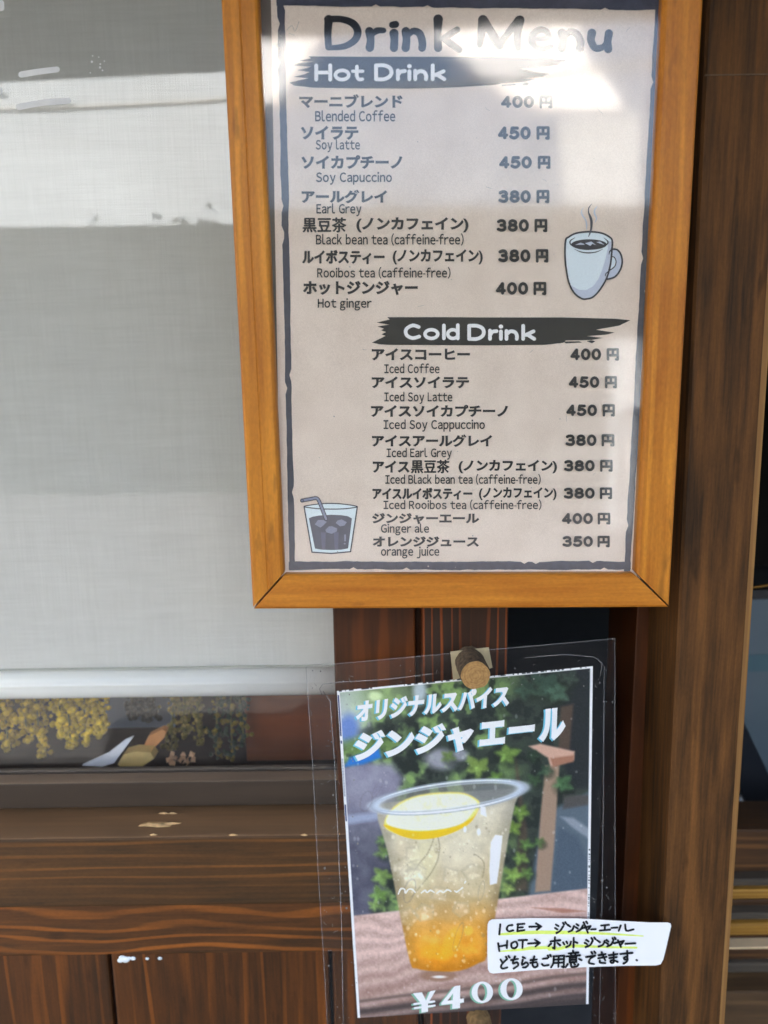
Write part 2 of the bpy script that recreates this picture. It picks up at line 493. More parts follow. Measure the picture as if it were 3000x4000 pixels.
m_wrail = wood('dusty_window_rail', A(48, 39, 31), A(78, 64, 52), 'X', 0.02, 0.6, 0.2, 0.6, 0, 0.6, 15.0, 0.2, 0.4, 0.3)
m_slat = wood('bench_slat_wood', A(44, 29, 17), A(104, 68, 34), 'X', 0.012, 1.2, 0.5, 0.6, 0, 0.6, 21.0, 0.3, 0.5, 0.3)
m_slatw = wood('weathered_plank', A(62, 46, 30), A(120, 92, 60), 'X', 0.012, 1.6, 0.5, 0.6, 0, 0.8, 27.0, 0.3, 0.6, 0.3, stretch=.4)
m_slatg = wood('grey_slat_wood', A(56, 50, 42), A(92, 82, 70), 'X', 0.012, 1.2, 0.3, 0.7, 0, 0.6, 23.0, 0.3, 0.5, 0.3)
m_bamboo = wood('pale_bamboo', A(118, 82, 28), A(180, 136, 62), 'X', 0.004, 0.3, 0.5, 0.4, 0, 0.4, 25.0, 0.2, 0.3, 0.4)
m_dark = plain('dark_interior', (0.012, 0.010, 0.009, 1), 0.9, 0.1, 8)
m_blind = fabric_mat()
m_alu = plain('white_aluminium', (0.90, 0.90, 0.83, 1), 0.2, 0.02, 30, spec=0.7)
m_glass = glazing('window_glass', 1.52)
m_acryl = glazing('acrylic_sheet', 1.52, 0.06, 0.001, 0.00016, 7.0, grime=0.006)
m_film = glazing('laminating_film', 1.3, 0.06, 0.006, 0.0004, 26.0, grime=0.04)  # veil paints in the film's reflected haze, grime is dust
m_paper = paper_mat('menu_paper', A(194, 177, 162), A(211, 195, 181))
m_white = paper_mat('white_paper', A(222, 222, 213), A(233, 233, 224), 400)
m_ink = plain('dark_ink', A(30, 30, 36), 0.6, 0.05, 400, spec=0.12)
m_navy = plain('slate_border_ink', A(60, 62, 74), 0.6, 0.12, 300, spec=0.12)
m_black = plain('black_banner_ink', A(20, 21, 26), 0.5, 0.05, 300, spec=0.12)
m_wht = plain('pale_lettering', A(214, 226, 234), 0.6, 0.02, 300)
m_mug = plain('mug_blue_ink', A(194, 205, 214), 0.6, 0.04, 900)
m_mugs = plain('mug_grey_ink', A(168, 175, 190), 0.6, 0.05, 900)
m_cof = plain('coffee_ink', A(46, 46, 54), 0.6, 0.05, 400, spec=0.12)
m_sky = plain('shadow_cyan_ink', A(92, 168, 190), 0.6, 0.03, 400)
m_grn = plain('shadow_green_ink', A(110, 160, 136), 0.6, 0.03, 400)
m_pen = plain('black_marker', A(22, 24, 26), 0.5, 0.1, 500, spec=0.12)
m_hi = plain('yellow_green_highlighter', A(196, 220, 96), 0.6, 0.12, 250)
m_bark = plain('bark', A(80, 66, 50), 0.9, 0.5, 380, bump=1.0)
m_tape = plain('paper_tape', A(150, 136, 106), 0.8, 0.1, 200)
m_metal = plain('brushed_steel', (0.5, 0.5, 0.5, 1), 0.3, 0.05, 100, metal=1.0)

def cut_mat():
    m, n, b, out = mat('cut_wood_end')
    tc = nd(n, 'ShaderNodeTexCoord')
    ln = nd(n, 'ShaderNodeVectorMath', operation='LENGTH'); n.links.new(tc.outputs['Object'], ln.inputs[0])
    nz = nd(n, 'ShaderNodeTexNoise'); nz.inputs['Scale'].default_value = 500; nz.inputs['Detail'].default_value = 5
    n.links.new(tc.outputs['Object'], nz.inputs['Vector'])
    ml = nd(n, 'ShaderNodeMath', operation='MULTIPLY_ADD'); ml.inputs[1].default_value = 4200; n.links.new(ln.outputs['Value'], ml.inputs[0])
    m4 = nd(n, 'ShaderNodeMath', operation='MULTIPLY'); m4.inputs[1].default_value = 5; n.links.new(nz.outputs[0], m4.inputs[0])
    n.links.new(m4.outputs[0], ml.inputs[2])
    sn = nd(n, 'ShaderNodeMath', operation='SINE'); n.links.new(ml.outputs[0], sn.inputs[0])
    s2 = nd(n, 'ShaderNodeMath', operation='MULTIPLY_ADD'); s2.inputs[1].default_value = 0.06; n.links.new(sn.outputs[0], s2.inputs[0]); n.links.new(nz.outputs[0], s2.inputs[2])
    mx = nd(n, 'ShaderNodeMix', data_type='RGBA'); mx.inputs[6].default_value = A(92, 62, 30); mx.inputs[7].default_value = A(178, 138, 84)
    n.links.new(s2.outputs[0], mx.inputs[0]); n.links.new(mx.outputs[2], b.inputs['Base Color'])
    b.inputs['Roughness'].default_value = 0.85
    return m
m_cut = cut_mat()

# ------------------------------------------------------------------ the street behind the camera and the shop's shell
g = MB(); g.add([(-300, -300, 0), (300, -300, 0), (300, 300, 0), (-300, 300, 0)], [(0, 1, 2, 3)])
set_tag(g.build('ground', plain('asphalt', (0.035, 0.035, 0.036, 1), 0.9, 0.15, 30)), kind='structure')
g = MB(); g.add([(-20, -8.6, 0.004), (-2.1, -8.6, 0.004), (-0.45, -1.9, 0.004), (20, -1.9, 0.004), (20, 8, 0.004), (-20, 8, 0.004)], [(0, 1, 2, 3, 4, 5)])
set_tag(g.build('pavement', plain('concrete_paving', (0.048, 0.049, 0.05, 1), 0.9, 0.12, 20)), kind='structure')

x_left = P(-1500, 1500, 0.085).x - 0.01
shop = thing('shop_building', (0, 3, 0), 'dark timber shop whose eave shades the window and the menu', 'building')
m_shell = plain('dark_timber_wall', (0.05, 0.035, 0.025, 1), 0.8, 0.2, 10)
m_in = plain('dim_room_wall', (0.012, 0.008, 0.005, 1), 0.9, 0.1, 5)
b = MB(); b.box(-1.9, 6, 0.14, 5, 2.35, 6.0); b.build('upper_wall', m_shell, shop)
b = MB(); b.box(-1.9, 6, 4.8, 4.99, 0.01, 2.349); b.box(-1.9, -1.7, 0.15, 4.79, 0.01, 2.349); b.box(-1.699, x_left, 0.15, 0.25, 0.01, 2.349); b.box(5.8, 6, 0.15, 4.79, 0.01, 2.349); b.build('room_wall', m_in, shop)
# eave, tipped slightly along its length
EAVE_Y = -0.95
b = MB()
zE = 1.994
def ez(x): return zE + 0.030 * x
vs = []
for x in (-1.95, 4):
    vs += [(x, 0.139, ez(x) + 0.42), (x, EAVE_Y, ez(x)), (x, EAVE_Y, ez(x) + 0.10), (x, 0.139, ez(x) + 0.54)]
b.add(vs, [(0, 1, 5, 4), (1, 2, 6, 5), (2, 3, 7, 6), (3, 0, 4, 7), (0, 3, 2, 1), (4, 5, 6, 7)])
b.build('eave', plain('eave_timber', (0.035, 0.024, 0.017, 1), 0.8, 0.2, 12), shop)

def RF(px, py, Yd):
    """where the street at Y = Yd is seen mirrored in the menu's glazing"""
    d = ray(px, py).normalized(); d = d - 2 * d.dot(MN) * MN
    p = PM(px, py, 0.004)
    return p + d * ((Yd - p.y) / d.y)
def RW(px, py, Yd):
    p = P(px, py, 0.085); d = ray(px, py).normalized(); d = Vector((d.x, -d.y, d.z))
    return p + d * ((Yd - p.y) / d.y)

def slab(pts, Y, depth, name, m, parent):
    b = MB(); n = len(pts)
    c = sum(((pts[i].x * pts[(i + 1) % n].z - pts[(i + 1) % n].x * pts[i].z) for i in range(n)))
    if c > 0: pts = pts[::-1]
    vs = [(p.x, Y, p.z) for p in pts] + [(p.x, Y - depth, p.z) for p in pts]
    b.add(vs, [tuple(range(n)), tuple(range(n, 2 * n))[::-1]] + [(i, n + i, n + (i + 1) % n, (i + 1) % n) for i in range(n)])
    return b.build(name, m, parent)

m_glare = plain('glare_white', (0.78, 0.81, 0.85, 1), 0.85, 0.06, 1.5)
m_wall_c = plain('pale_grey_render', (0.32, 0.365, 0.41, 1), 0.85, 0.12, 0.8)
YF = -9.0
# low dark hedge and wall along the far pavement
zH = RW(435, 915, YF).z + 0.16
hb = MB()
nx = 160
rnd = random.Random(3)
for i in range(nx):
    for k in range(9):
        x = -14 + 28 * (i + rnd.random()) / nx
        zc = (k + rnd.random()) / 9 * (zH - 0.12 + (0.24 if x > -1.45 else 0.0))
        r = 0.16 + 0.1 * rnd.random()
        c = Vector((x, YF + 0.55 + rnd.uniform(-0.25, 0.25), max(0.1, zc)))
        for q in range(7):
            d1 = Vector((rnd.gauss(0, 1), rnd.gauss(0, 1), rnd.gauss(0, 1))).normalized()
            d2 = d1.orthogonal().normalized()
            e = c + d1 * r
            hb.add([e - d2 * 0.05, e + d1.cross(d2) * 0.04, e + d2 * 0.05, e - d1.cross(d2) * 0.04], [(0, 1, 2, 3)])
hb.box(-14, -1.45, YF + 0.3, YF + 0.8, 0.0, zH - 0.2); hb.box(-1.449, 14, YF + 0.3, YF + 0.8, 0.0, zH + 0.04)
set_tag(hb.build('hedge', plain('hedge_leaves', (0.012, 0.014, 0.010, 1), 0.9, 0.4, 3)), 'dark clipped hedge across the street, seen only as a mirror image', 'hedge')

slabs = thing('glare_slabs', (2, YF - 2, 0), 'added sunlit white house across the street, mirrored in the menu glazing', 'slabs')  # unseen slabs added to make the bright glare on the menu
slab([RF(*q, YF - 2) for q in ((1640, 100), (2240, 60), (2300, 240), (2450, 430), (2130, 430), (1950, 350))], YF - 2, 0.12, 'glare_slab', m_glare, slabs)
slab([RF(*q, YF - 2) for q in ((2190, 470), (2500, 440), (2500, 900), (2210, 900))], YF - 2.02, 0.12, 'wall', m_wall_c, slabs)  # also an added slab, outlined for the softer glare patch
slab([RF(*q, YF - 2) for q in ((960, 100), (1290, 90), (1180, 255), (1085, 390), (960, 430))], YF - 2, 0.12, 'glare_slab_left', m_glare, slabs)
nb = thing('glare_panel', (RF(2430, 1500, -6.5).x, -6.5, 0), 'added pale panel across the street, shaped as the glare beside the iced coffee price', 'glare panel')  # unseen panel on legs, added for a small glare patch low on the menu
slab([RF(*q, -6.5) for q in ((2385, 1330), (2500, 1325), (2510, 1590), (2420, 1610), (2385, 1480))], -6.5, 0.04, 'panel', m_wall_c, nb)
for q in (2415, 2480):
    pb = MB(); xq = RF(q, 1600, -6.5).x; pb.box(xq - .03, xq + .03, -6.62, -6.56, 0.002, RF(q, 1400, -6.5).z); pb.build('leg', m_wall_c, nb)
flat = thing('apartment_block', (-5, YF - 2, 0), 'pale grey sunlit block across the street, mirrored in the window', 'building')
a0, a1 = RW(-500, 940, YF - 3), RW(905, 200, YF - 3)
slab([Vector((a0.x, 0, 0)), Vector((a1.x, 0, 0)), Vector((a1.x, 0, a1.z + 3)), Vector((a0.x, 0, a1.z + 3))], YF - 3, 4, 'wall', m_wall_c, flat)
zA = RW(400, 432, -10).z
pb = MB(); pb.tube([(-13, -9.9, zA + 0.25), (-8, -9.9, zA - 0.02), (-4, -9.9, zA), (-2.2, -9.9, zA + 0.06), (4, -9.9, zA + 0.6)], 0.035, 8)
set_tag(pb.build('power_cable', plain('cable_sheath', (0.24, 0.25, 0.25, 1), 0.6)), 'grey overhead cable across the street, mirrored as a thin line in the window', 'cable')

# ------------------------------------------------------------------ window, blind and wall
YG = 0.085
win = thing('shop_window', P(600, 3050, YG), 'large shop window left of the menu frame with a lowered blind behind it', 'window')
gx0, gx1 = P(-1500, 1500, YG).x, P(1420, 2900, YG).x
gz0, gz1 = P(600, 3066, YG).z, 2.05
b = MB(); b.box(gx0, gx1, YG, YG + 0.004, gz0, gz1); b.build('glass_pane', m_glass, win)
pg = lambda px, py, off: P(px, py, YG - off)
b = MB()
b.stroke([(84, 291), (150, 280), (222, 271)], [25, 24, 23], pg, 0.0003)
b.stroke([(75, 418), (160, 402), (266, 393)], [24, 25, 25], pg, 0.0003)
b.stroke([(-40, 12), (4, 12), (6, 32), (-40, 36)], [26, 24, 22, 22], pg, 0.0003, smooth=False)
b.stroke([(-60, 356), (-2, 357)], 25, pg, 0.0003)
o_w = b
for (u, v, r) in ((595, 400, 5), (650, 415, 4), (648, 437, 5), (664, 456, 4), (600, 362, 3), (676, 396, 3), (640, 370, 3), (585, 472, 3)):
    b2 = MB(); b2.poly([(.6028 * u + r * math.cos(t), .6028 * v + r * math.sin(t)) for t in (2 * math.pi * k / 7 for k in range(7))], pg, 0.0003); b2.build('residue_glint', m_wht, win)  # tape residue, its glint painted as pale colour
b = o_w
b.build('white_lettering', plain('white_vinyl', A(216, 228, 232), 0.5, 0.03, 200), win)
YS = 0.072
b = MB()
x0, x1, z0, z1 = b.box_px(-1500, 1655, 3062, 3160, YS - 0.002, 0.0138)
o = b.build('bottom_rail', [m_wrail, wood('lit_rail_top', A(104, 86, 70), A(150, 124, 100), 'X', 0.02, 0.6, 0.2, 0.5, 0, 0.6, 17.0, 0.2, 0.4, 0.5)], win, bevel=0.0012)  # lighter second material paints in light on the rail's top face
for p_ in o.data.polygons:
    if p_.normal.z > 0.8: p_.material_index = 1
b = MB()
zi = P(600, 3062, YG + 0.0045).z
zin = P(600, 2990, 0.17).z
d = ray(600, 2992)
zlip = z1 - 0.001
ylip = CAM.y + d.y * (zlip - CAM.z) / d.z
b.box(x0, P(1300, 2990, 0.17).x + 0.03, YG + 0.0046, ylip, 1.02, zlip)
b.box(x0, P(1300, 2990, 0.17).x + 0.03, ylip + 0.0003, 0.172, 1.02, zin - 0.002)
b.build('inner_ledge', wood('grey_ledge', A(84, 74, 64), A(112, 100, 88), 'X', 0.02, 0.6, 0.2, 0.5, 0, 0.6, 18.0, 0.2, 0.4, 0.4), win, bevel=0.001)
b = MB()
zt = P(1450, -2200, YS - 0.004).z
b.box(P(1303, 2500, YS - 0.004).x, P(1622, 2500, YS - 0.004).x, YS - 0.004, 0.14, P(1450, 3165, YS - 0.004).z, 2.34)
b.build('stile', m_stile, win, bevel=0.0012)

mul = thing('wooden_mullion', P(1800, 3900, 0.052), 'dark striped wooden upright behind the log pin', 'post')
b = MB()
xa, xb = P(1652, 2500, 0.050).x, P(1984, 2500, 0.050).x
b.box(xa, xb, 0.050, 0.14, 0.01, 2.34); b.build('upright', m_mull, mul, bevel=0.0012)
b = MB(); b.box(P(1622.5, 2500, 0.08).x, xa - 0.0003, 0.078, 0.14, 0.01, 2.34); b.build('groove_strip', m_stile, mul)

bl = thing('roller_blind', P(600, 2700, 0.125), 'grey linen roller blind pulled almost down to the window ledge', 'blind')
YB = 0.125
bx0, bx1 = P(-1450, 2600, YB).x, P(1330, 2600, YB).x
zb = P(600, 2640, YB).z
# cloth with very slight waves
b = MB()
NX, NZ = 60, 60
vs = []
for j in range(NZ + 1):
    for i in range(NX + 1):
        x = bx0 + (bx1 - bx0) * i / NX; z = zb + (2.3 - zb) * j / NZ
        y = YB + 0.0012 * math.sin(x * 9 + z * 2) + 0.0012 * mnoise.noise(Vector((x * 5, 0, z * 7)))
        vs.append((x, y, z))
b.add(vs, [(j * (NX + 1) + i, j * (NX + 1) + i + 1, (j + 1) * (NX + 1) + i + 1, (j + 1) * (NX + 1) + i) for j in range(NZ) for i in range(NX)])
b.build('cloth', m_blind, bl, smooth=True)
zt, zl = P(600, 2624, 0.118).z, P(600, 2733, 0.116).z
prof = []
hh = (zt - zl)
for k in range(33):
    t = math.pi * k / 32
    zc_ = zl + hh * (0.5 - 0.5 * math.cos(t))
    u_ = (zc_ - zl) / hh
    prof.append((0.124 - 0.0105 * math.sin(t) ** 0.75 - 0.0010 * math.exp(-((u_ - 0.62) / 0.07) ** 2), zc_))
prof += [(0.131, zt), (0.131, zl)]
b = MB(); b.prism_x(prof, bx0 - 0.002, bx1 + 0.002); o = b.build('bottom_bar', m_alu, bl, smooth=True); o.data.polygons[-1].use_smooth = False; o.data.polygons[-2].use_smooth = False
b = MB(); b.box(bx0, bx1, 0.1225, 0.124, zt + 0.0003, P(600, 2608, 0.1225).z); b.build('shadow_strip', plain('shadow_line_grey', A(140, 143, 132), .7, .05, 60), bl)  # grey strip painting the shadow line above the bar

sill = thing('window_sill', P(600, 3400, 0.045), 'projecting dark cedar sill with pale chips below the window', 'sill')
YSF = 0.0455
zs = P(600, 3172, YS).z
d = ray(600, 3270); tt = (zs - CAM.z) / d.z; YSF = CAM.y + d.y * tt
zf = P(600, 3540, YSF).z
b = MB(); b.box(x0, P(1648, 3400, YSF).x, YSF, YS + 0.03, zf, zs); o = b.build('board', [m_sill, wood('lit_sill_top', A(104, 78, 54), A(156, 116, 80), 'X', 0.02, 0.6, 0.2, 0.5, 0, 0.6, 16.0, 0.2, 0.4, 0.5)], sill, bevel=0.0018)  # top face coloured lighter to stand in for light falling on it
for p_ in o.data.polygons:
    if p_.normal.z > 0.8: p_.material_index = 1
b = MB()
rnd = random.Random(5)
def chip(cx, cy, wx, wy, zz, n=9):
    c = None
    d = ray(cx, cy); q = CAM + d * ((zz - CAM.z) / d.z)
    pts = []
    for k in range(n):
        t = 2 * math.pi * k / n
        r = 1 + rnd.uniform(-0.35, 0.25)
        pts.append(q + Vector((wx * math.cos(t) * r, wy * math.sin(t) * r, 0)))
    b.add(pts + [q + Vector((0, 0, 0.0012))], [(k, (k + 1) % n, n) for k in range(n)])
chip(610, 3222, 0.011, 0.0035, zs + 0.0003); chip(580, 3220, 0.006, 0.0022, zs + 0.0005); chip(668, 3218, 0.008, 0.0016, zs + 0.0004)
for cx in (910, 600, 1190): chip(cx, 3262, 0.003, 0.0008, zs + 0.0003)
for cx in (640, 670): chip(cx, 3178, 0.004, 0.0008, zs + 0.0003)
b.build('bare_wood_chip', plain('bare_wood', A(186, 150, 104), 0.8, 0.25, 300), sill)

wall = thing('board_wall', P(600, 4200, 0.05), 'dark stained board wall with horizontal flame-grained rail below the sill', 'wall')
YR = YSF + 0.005
zr = P(600, 3728, YR).z
b = MB(); b.box(x0, P(1648, 3600, YR).x, YR, 0.14, zr, zf - 0.0012); b.build('rail', m_rail, wall, bevel=0.0014)
YBd = YR + 0.008
edges = [-1300, -420, 432, 1292, 1640]
for i in range(len(edges) - 1):
    xx0, xx1 = P(edges[i] + 7, 3800, YBd).x, P(edges[i + 1] - 7, 3800, YBd).x
    mm = wood('board_cedar', A(46, 28, 13), A(130, 72, 24), 'Z', random.choice([0.017, 0.014, 0.02]), 1.2, 0.42, 0.45, 0, 0.6, 30 + i * 3.7, 0.25, 0.55, 0.3, ringw=0.2, fleck=0.45)
    b = MB(); b.box(xx0, xx1, YBd, 0.13, 0.01, zr - 0.0015); b.build('board', mm, wall, bevel=0.002)
b = MB(); b.box(x0, P(1640, 3800, YBd).x, YBd + 0.006, 0.128, 0.01, zr - 0.004); b.build('backing', m_dark, wall)
b = MB()
for (cx, cy, r) in ((478, 3742, 0.0022), (490, 3748, 0.0026), (470, 3752, 0.0018), (505, 3743, 0.0014), (575, 3745, 0.0011), (625, 3744, 0.0013), (520, 3744, 0.0016)):
    q = P(cx, cy, YBd - 0.0002)
    bm = bmesh.new(); bmesh.ops.create_icosphere(bm, subdivisions=2, radius=r)
    b.add([q + Vector((v.co.x * 1.3, v.co.y * 0.5, v.co.z)) for v in bm.verts], [[v.index for v in f.verts] for f in bm.faces]); bm.free()
b.build('paint_drip', plain('white_paint_drip', A(206, 212, 220), 0.3, 0.1, 200), wall, smooth=True)

# ------------------------------------------------------------------ door post and its jamb
YP = 0.022
post = thing('door_post', P(2750, 4100, YP), 'broad weathered brown post at the doorway with a pale worn edge', 'post')
pxl, pxr = P(2652, 2400, YP).x, P(2912, 2400, YP).x
pxr2 = P(2934, 2400, YP + 0.004).x
b = MB()
prof = [(pxl, YP + 0.0015), (pxl + 0.0015, YP), (pxr, YP), (pxr2, YP + 0.004), (pxr2, 0.075), (pxl, 0.075)]
def lean(x, z): return x - (z - P(2652, 2400, YP).z) * 0.014
n = len(prof)
vs = [(lean(x, z), y, z) for z in (0.01, 2.3) for x, y in prof]
mats = [m_post, wood('worn_post_edge', A(120, 84, 44), A(176, 130, 74), 'Z', 0.01, 1, 0.3, 0.55, 0, 0.5, 41.0, 0.2, 0.4, 0.3)]
for k in range(n):
    b.add([vs[k], vs[(k + 1) % n], vs[n + (k + 1) % n], vs[n + k]], [(0, 1, 2, 3)], 1 if k == 2 else 0)
b.add(vs[:n], [tuple(range(n))[::-1]]); b.add(vs[n:], [tuple(range(n))])
b.build('upright', mats, post)
b = MB(); zz = P(2800, 293, YP).z
b.box(lean(pxl, zz) + 0.0005, lean(pxr, zz), YP - 0.0003, YP + 0.001, zz - 0.0004, zz + 0.0004); b.build('scribed_line', plain('scratched_wood', A(78, 60, 40), 0.8, 0.3, 300), post)
jam = thing('door_jamb', P(2530, 4100, 0.06), 'dark reddish jamb in shadow between the poster and the broad post', 'door jamb')
b = MB(); b.box(P(2478, 2600, 0.0755).x, P(2606, 2600, 0.075).x + 0.02, 0.0755, 0.14, 0.01, 2.34); b.build('strip', m_stile, jam, bevel=0.001)

# ------------------------------------------------------------------ menu frame
fr = thing('menu_case', PM(1800, 2382, 0.0), 'honey varnished wooden picture frame holding the drink menu', 'picture frame')
HF = 0.0072                                    # front of the rails above the sheet
OL = lambda y: 862 + (986 - 862) * y / 2382.0
OR = lambda y: 2751 + (2619 - 2751) * y / 2375.0
IL = lambda y: 1008 + (1108 - 1008) * y / 2246.0
IR = lambda y: 2592 + (2484 - 2592) * y / 2243.0
YT, YTI = -330, -190
def rail(name, o0, o1, i0, i1, m, groove=False):
    prof = [(0.0, -0.008), (0.0, HF - 0.0022), (0.03, HF - 0.0008), (0.09, HF)]
    if groove: prof += [(0.47, HF), (0.50, HF - 0.0004), (0.53, HF)]
    prof += [(0.90, HF), (0.965, HF - 0.0009), (1.0, HF - 0.0026), (1.0, 0.0012), (1.0, -0.008)]
    O0, O1, I0, I1 = (PM(*q, HF) for q in (o0, o1, i0, i1))
    vs = []
    for (O, I) in ((O0, I0), (O1, I1)):
        for t, h in prof: vs.append(O.lerp(I, t) + MN * (h - HF))
    k = len(prof)
    b = MB()
    fs = [(i, i + 1, k + i + 1, k + i) for i in range(k - 1)] + [(k - 1, 0, k, 2 * k - 1)]
    fs += [tuple(range(k))[::-1], tuple(range(k, 2 * k))]
    b.add(vs, fs)
    o = b.build(name, m, fr)
    bm = bmesh.new(); bm.from_mesh(o.data); bmesh.ops.recalc_face_normals(bm, faces=bm.faces); bm.to_mesh(o.data); bm.free()
    return o
rail('rail', (OL(YT), YT), (986, 2375), (IL(YTI), YTI), (1109, 2238), m_frame, True)
rail('rail', (OR(YT), YT), (2617, 2369), (IR(YTI), YTI), (2484, 2236), m_frame)
rail('rail', (989, 2382), (2615, 2375), (1111, 2247), (2479, 2244), m_frame_h)
rail('rail', (OL(YT) + 4, YT - 8), (OR(YT) - 4, YT - 8), (IL(YTI) + 4, YTI - 8), (IR(YTI) - 4, YTI - 8), m_frame_h)
def sheet(q, off, th, name, m, parent):
    b = MB()
    vs = [PM(*p, off) for p in q] + [PM(*p, off) - MN * th for p in q]
    b.add(vs, [(0, 3, 2, 1), (4, 5, 6, 7), (0, 1, 5, 4), (1, 2, 6, 5), (2, 3, 7, 6), (3, 0, 4, 7)])
    return b.build(name, m, parent)
sheet([(955, YT + 70), (2690, YT + 70), (2575, 2310), (1050, 2310)], -0.0015, 0.004, 'backing_board', plain('backing_board', A(96, 88, 80), 0.8), fr)
sheet([(IL(YTI) - 12, YTI - 10), (IR(YTI) + 14, YTI - 10), (2492, 2254), (1098, 2254)], 0.0042, 0.0014, 'glazing', m_acryl, fr)

b = MB(); dr_ = random.Random(31)
for k in range(70):
    x, y = dr_.uniform(1120, 2460), dr_.uniform(60, 2220)
    if dr_.random() < 0.7:
        r = abs(dr_.gauss(0, 1.2)) + 0.7
        b.poly([(x + r * math.cos(t), y + r * math.sin(t)) for t in (2 * math.pi * q / 6 for q in range(6))], PM, 0.0044)
    else:
        a_ = dr_.uniform(0, 6.28); l_ = dr_.uniform(10, 34)
        b.stroke([(x, y), (x + l_ * .5 * math.cos(a_) + dr_.uniform(-5, 5), y + l_ * .5 * math.sin(a_)), (x + l_ * math.cos(a_), y + l_ * math.sin(a_))], [0.8, 1.2, 0.7], PM, 0.0044)
for st in ([(1085, 150), (1092, 165), (1080, 178), (1096, 190), (1086, 205)], [(1096, 120), (1088, 132), (1098, 142)], [(1120, 118), (1140, 100), (1152, 122), (1168, 84)], [(1130, 130), (1150, 138)]):
    b.stroke(st, [1.5] * len(st), PM, 0.0044)
set_tag(b.build('dust', plain('grey_lint', A(128, 124, 120), .9, .2, 300), fr), kind='stuff')

# ------------------------------------------------------------------ menu sheet
ms = thing('menu_sheet', PM(1800, 2240, 0.0), 'beige drink menu sheet with Japanese and English lettering inside the frame', 'menu')
sheet([(1056, -130), (2640, -130), (2500, 2262), (1098, 2262)], 0.0, 0.0006, 'paper', m_paper, ms)
rb = random.Random(11)
def rag(p, q, wd0, wd1, side):
    """rough-edged printed band between two measured points"""
    n = 90
    a, c = [], []
    d = Vector((q[0] - p[0], q[1] - p[1])); L = d.length; d.normalize(); nr = Vector((-d.y, d.x))
    o1 = o2 = 0.0; nick1 = nick2 = 0
    for i in range(n + 1):
        t = i / n
        o1 = 0.8 * o1 + rb.uniform(-1.3, 1.3); o2 = 0.8 * o2 + rb.uniform(-1.3, 1.3)
        n1 = -8 if rb.random() < 0.05 else 0
        n2 = -8 if rb.random() < 0.05 else 0
        h = (wd0 + (wd1 - wd0) * t) / 2
        c0 = Vector(p) + d * L * t
        a.append(c0 + nr * (h + o1 + n1)); c.append(c0 - nr * (h + o2 + n2))
    return a + c[::-1]
b = MB()
b.poly(rag((1095, -60), (1142, 2228), 29, 22, 0), PM, 0.0002)
b.poly(rag((2582, -60), (2450, 2232), 34, 24, 0), PM, 0.00025)
b.poly(rag((1128, 2210), (2464, 2209), 31, 32, 0), PM, 0.0003)
b.poly(rag((1080, -8), (2600, 10), 60, 60, 0), PM, 0.00035)
b.build('border', m_navy, ms)

Z4 = lambda pts: [(1150 + 0.8137 * x, 0.8137 * y) for x, y in pts]
b = MB()
def T(pts, wd, smooth=True): b.stroke(Z4(pts), [v * 1.0 for v in wd] if isinstance(wd, list) else wd * 1.0, PM, 0.0003, 0, smooth)
T([(165, 92), (160, 160), (164, 226)], [34, 28, 26])
T([(158, 92), (225, 92), (280, 112), (304, 150), (290, 192), (240, 222), (166, 230)], [26, 26, 30, 30, 28, 24, 18])
T([(360, 150), (366, 190), (362, 228)], [34, 30, 34]); T([(370, 168), (395, 148), (428, 146)], [20, 26, 22])
T([(470, 119), (486, 117)], [26, 28]); T([(478, 160), (480, 190), (478, 230)], [36, 30, 32])
T([(535, 150), (538, 190), (534, 230)], [34, 30, 32]); T([(540, 176), (568, 150), (600, 160), (614, 200), (613, 230)], [20, 26, 30, 30, 30])
T([(690, 92), (688, 160), (690, 230)], [38, 28, 32]); T([(782, 142), (745, 165), (708, 186)], [24, 24, 20]); T([(712, 184), (750, 208), (792, 238)], [20, 28, 26])
T([(905, 95), (898, 160), (890, 215)], [38, 32, 22]); T([(912, 96), (950, 165), (985, 218)], [30, 34, 34]); T([(985, 220), (1025, 160), (1078, 96)], [26, 26, 34]); T([(1083, 96), (1070, 165), (1074, 230)], [36, 30, 24])
T([(1150, 188), (1190, 186), (1226, 180)], [16, 18, 20]); T([(1226, 182), (1212, 152), (1180, 144), (1148, 164), (1140, 196), (1158, 226), (1195, 236), (1232, 222)], [22, 24, 26, 28, 30, 26, 24, 20])
T([(1285, 158), (1290, 195), (1284, 232)], [36, 30, 32]); T([(1290, 182), (1322, 152), (1356, 164), (1372, 200), (1370, 232)], [20, 26, 30, 32, 32])
T([(1428, 158), (1424, 195), (1445, 230), (1482, 225), (1502, 196)], [34, 30, 28, 24, 18]); T([(1510, 160), (1504, 200), (1506, 236)], [32, 30, 32])
b.build('title_lettering', m_black, ms)

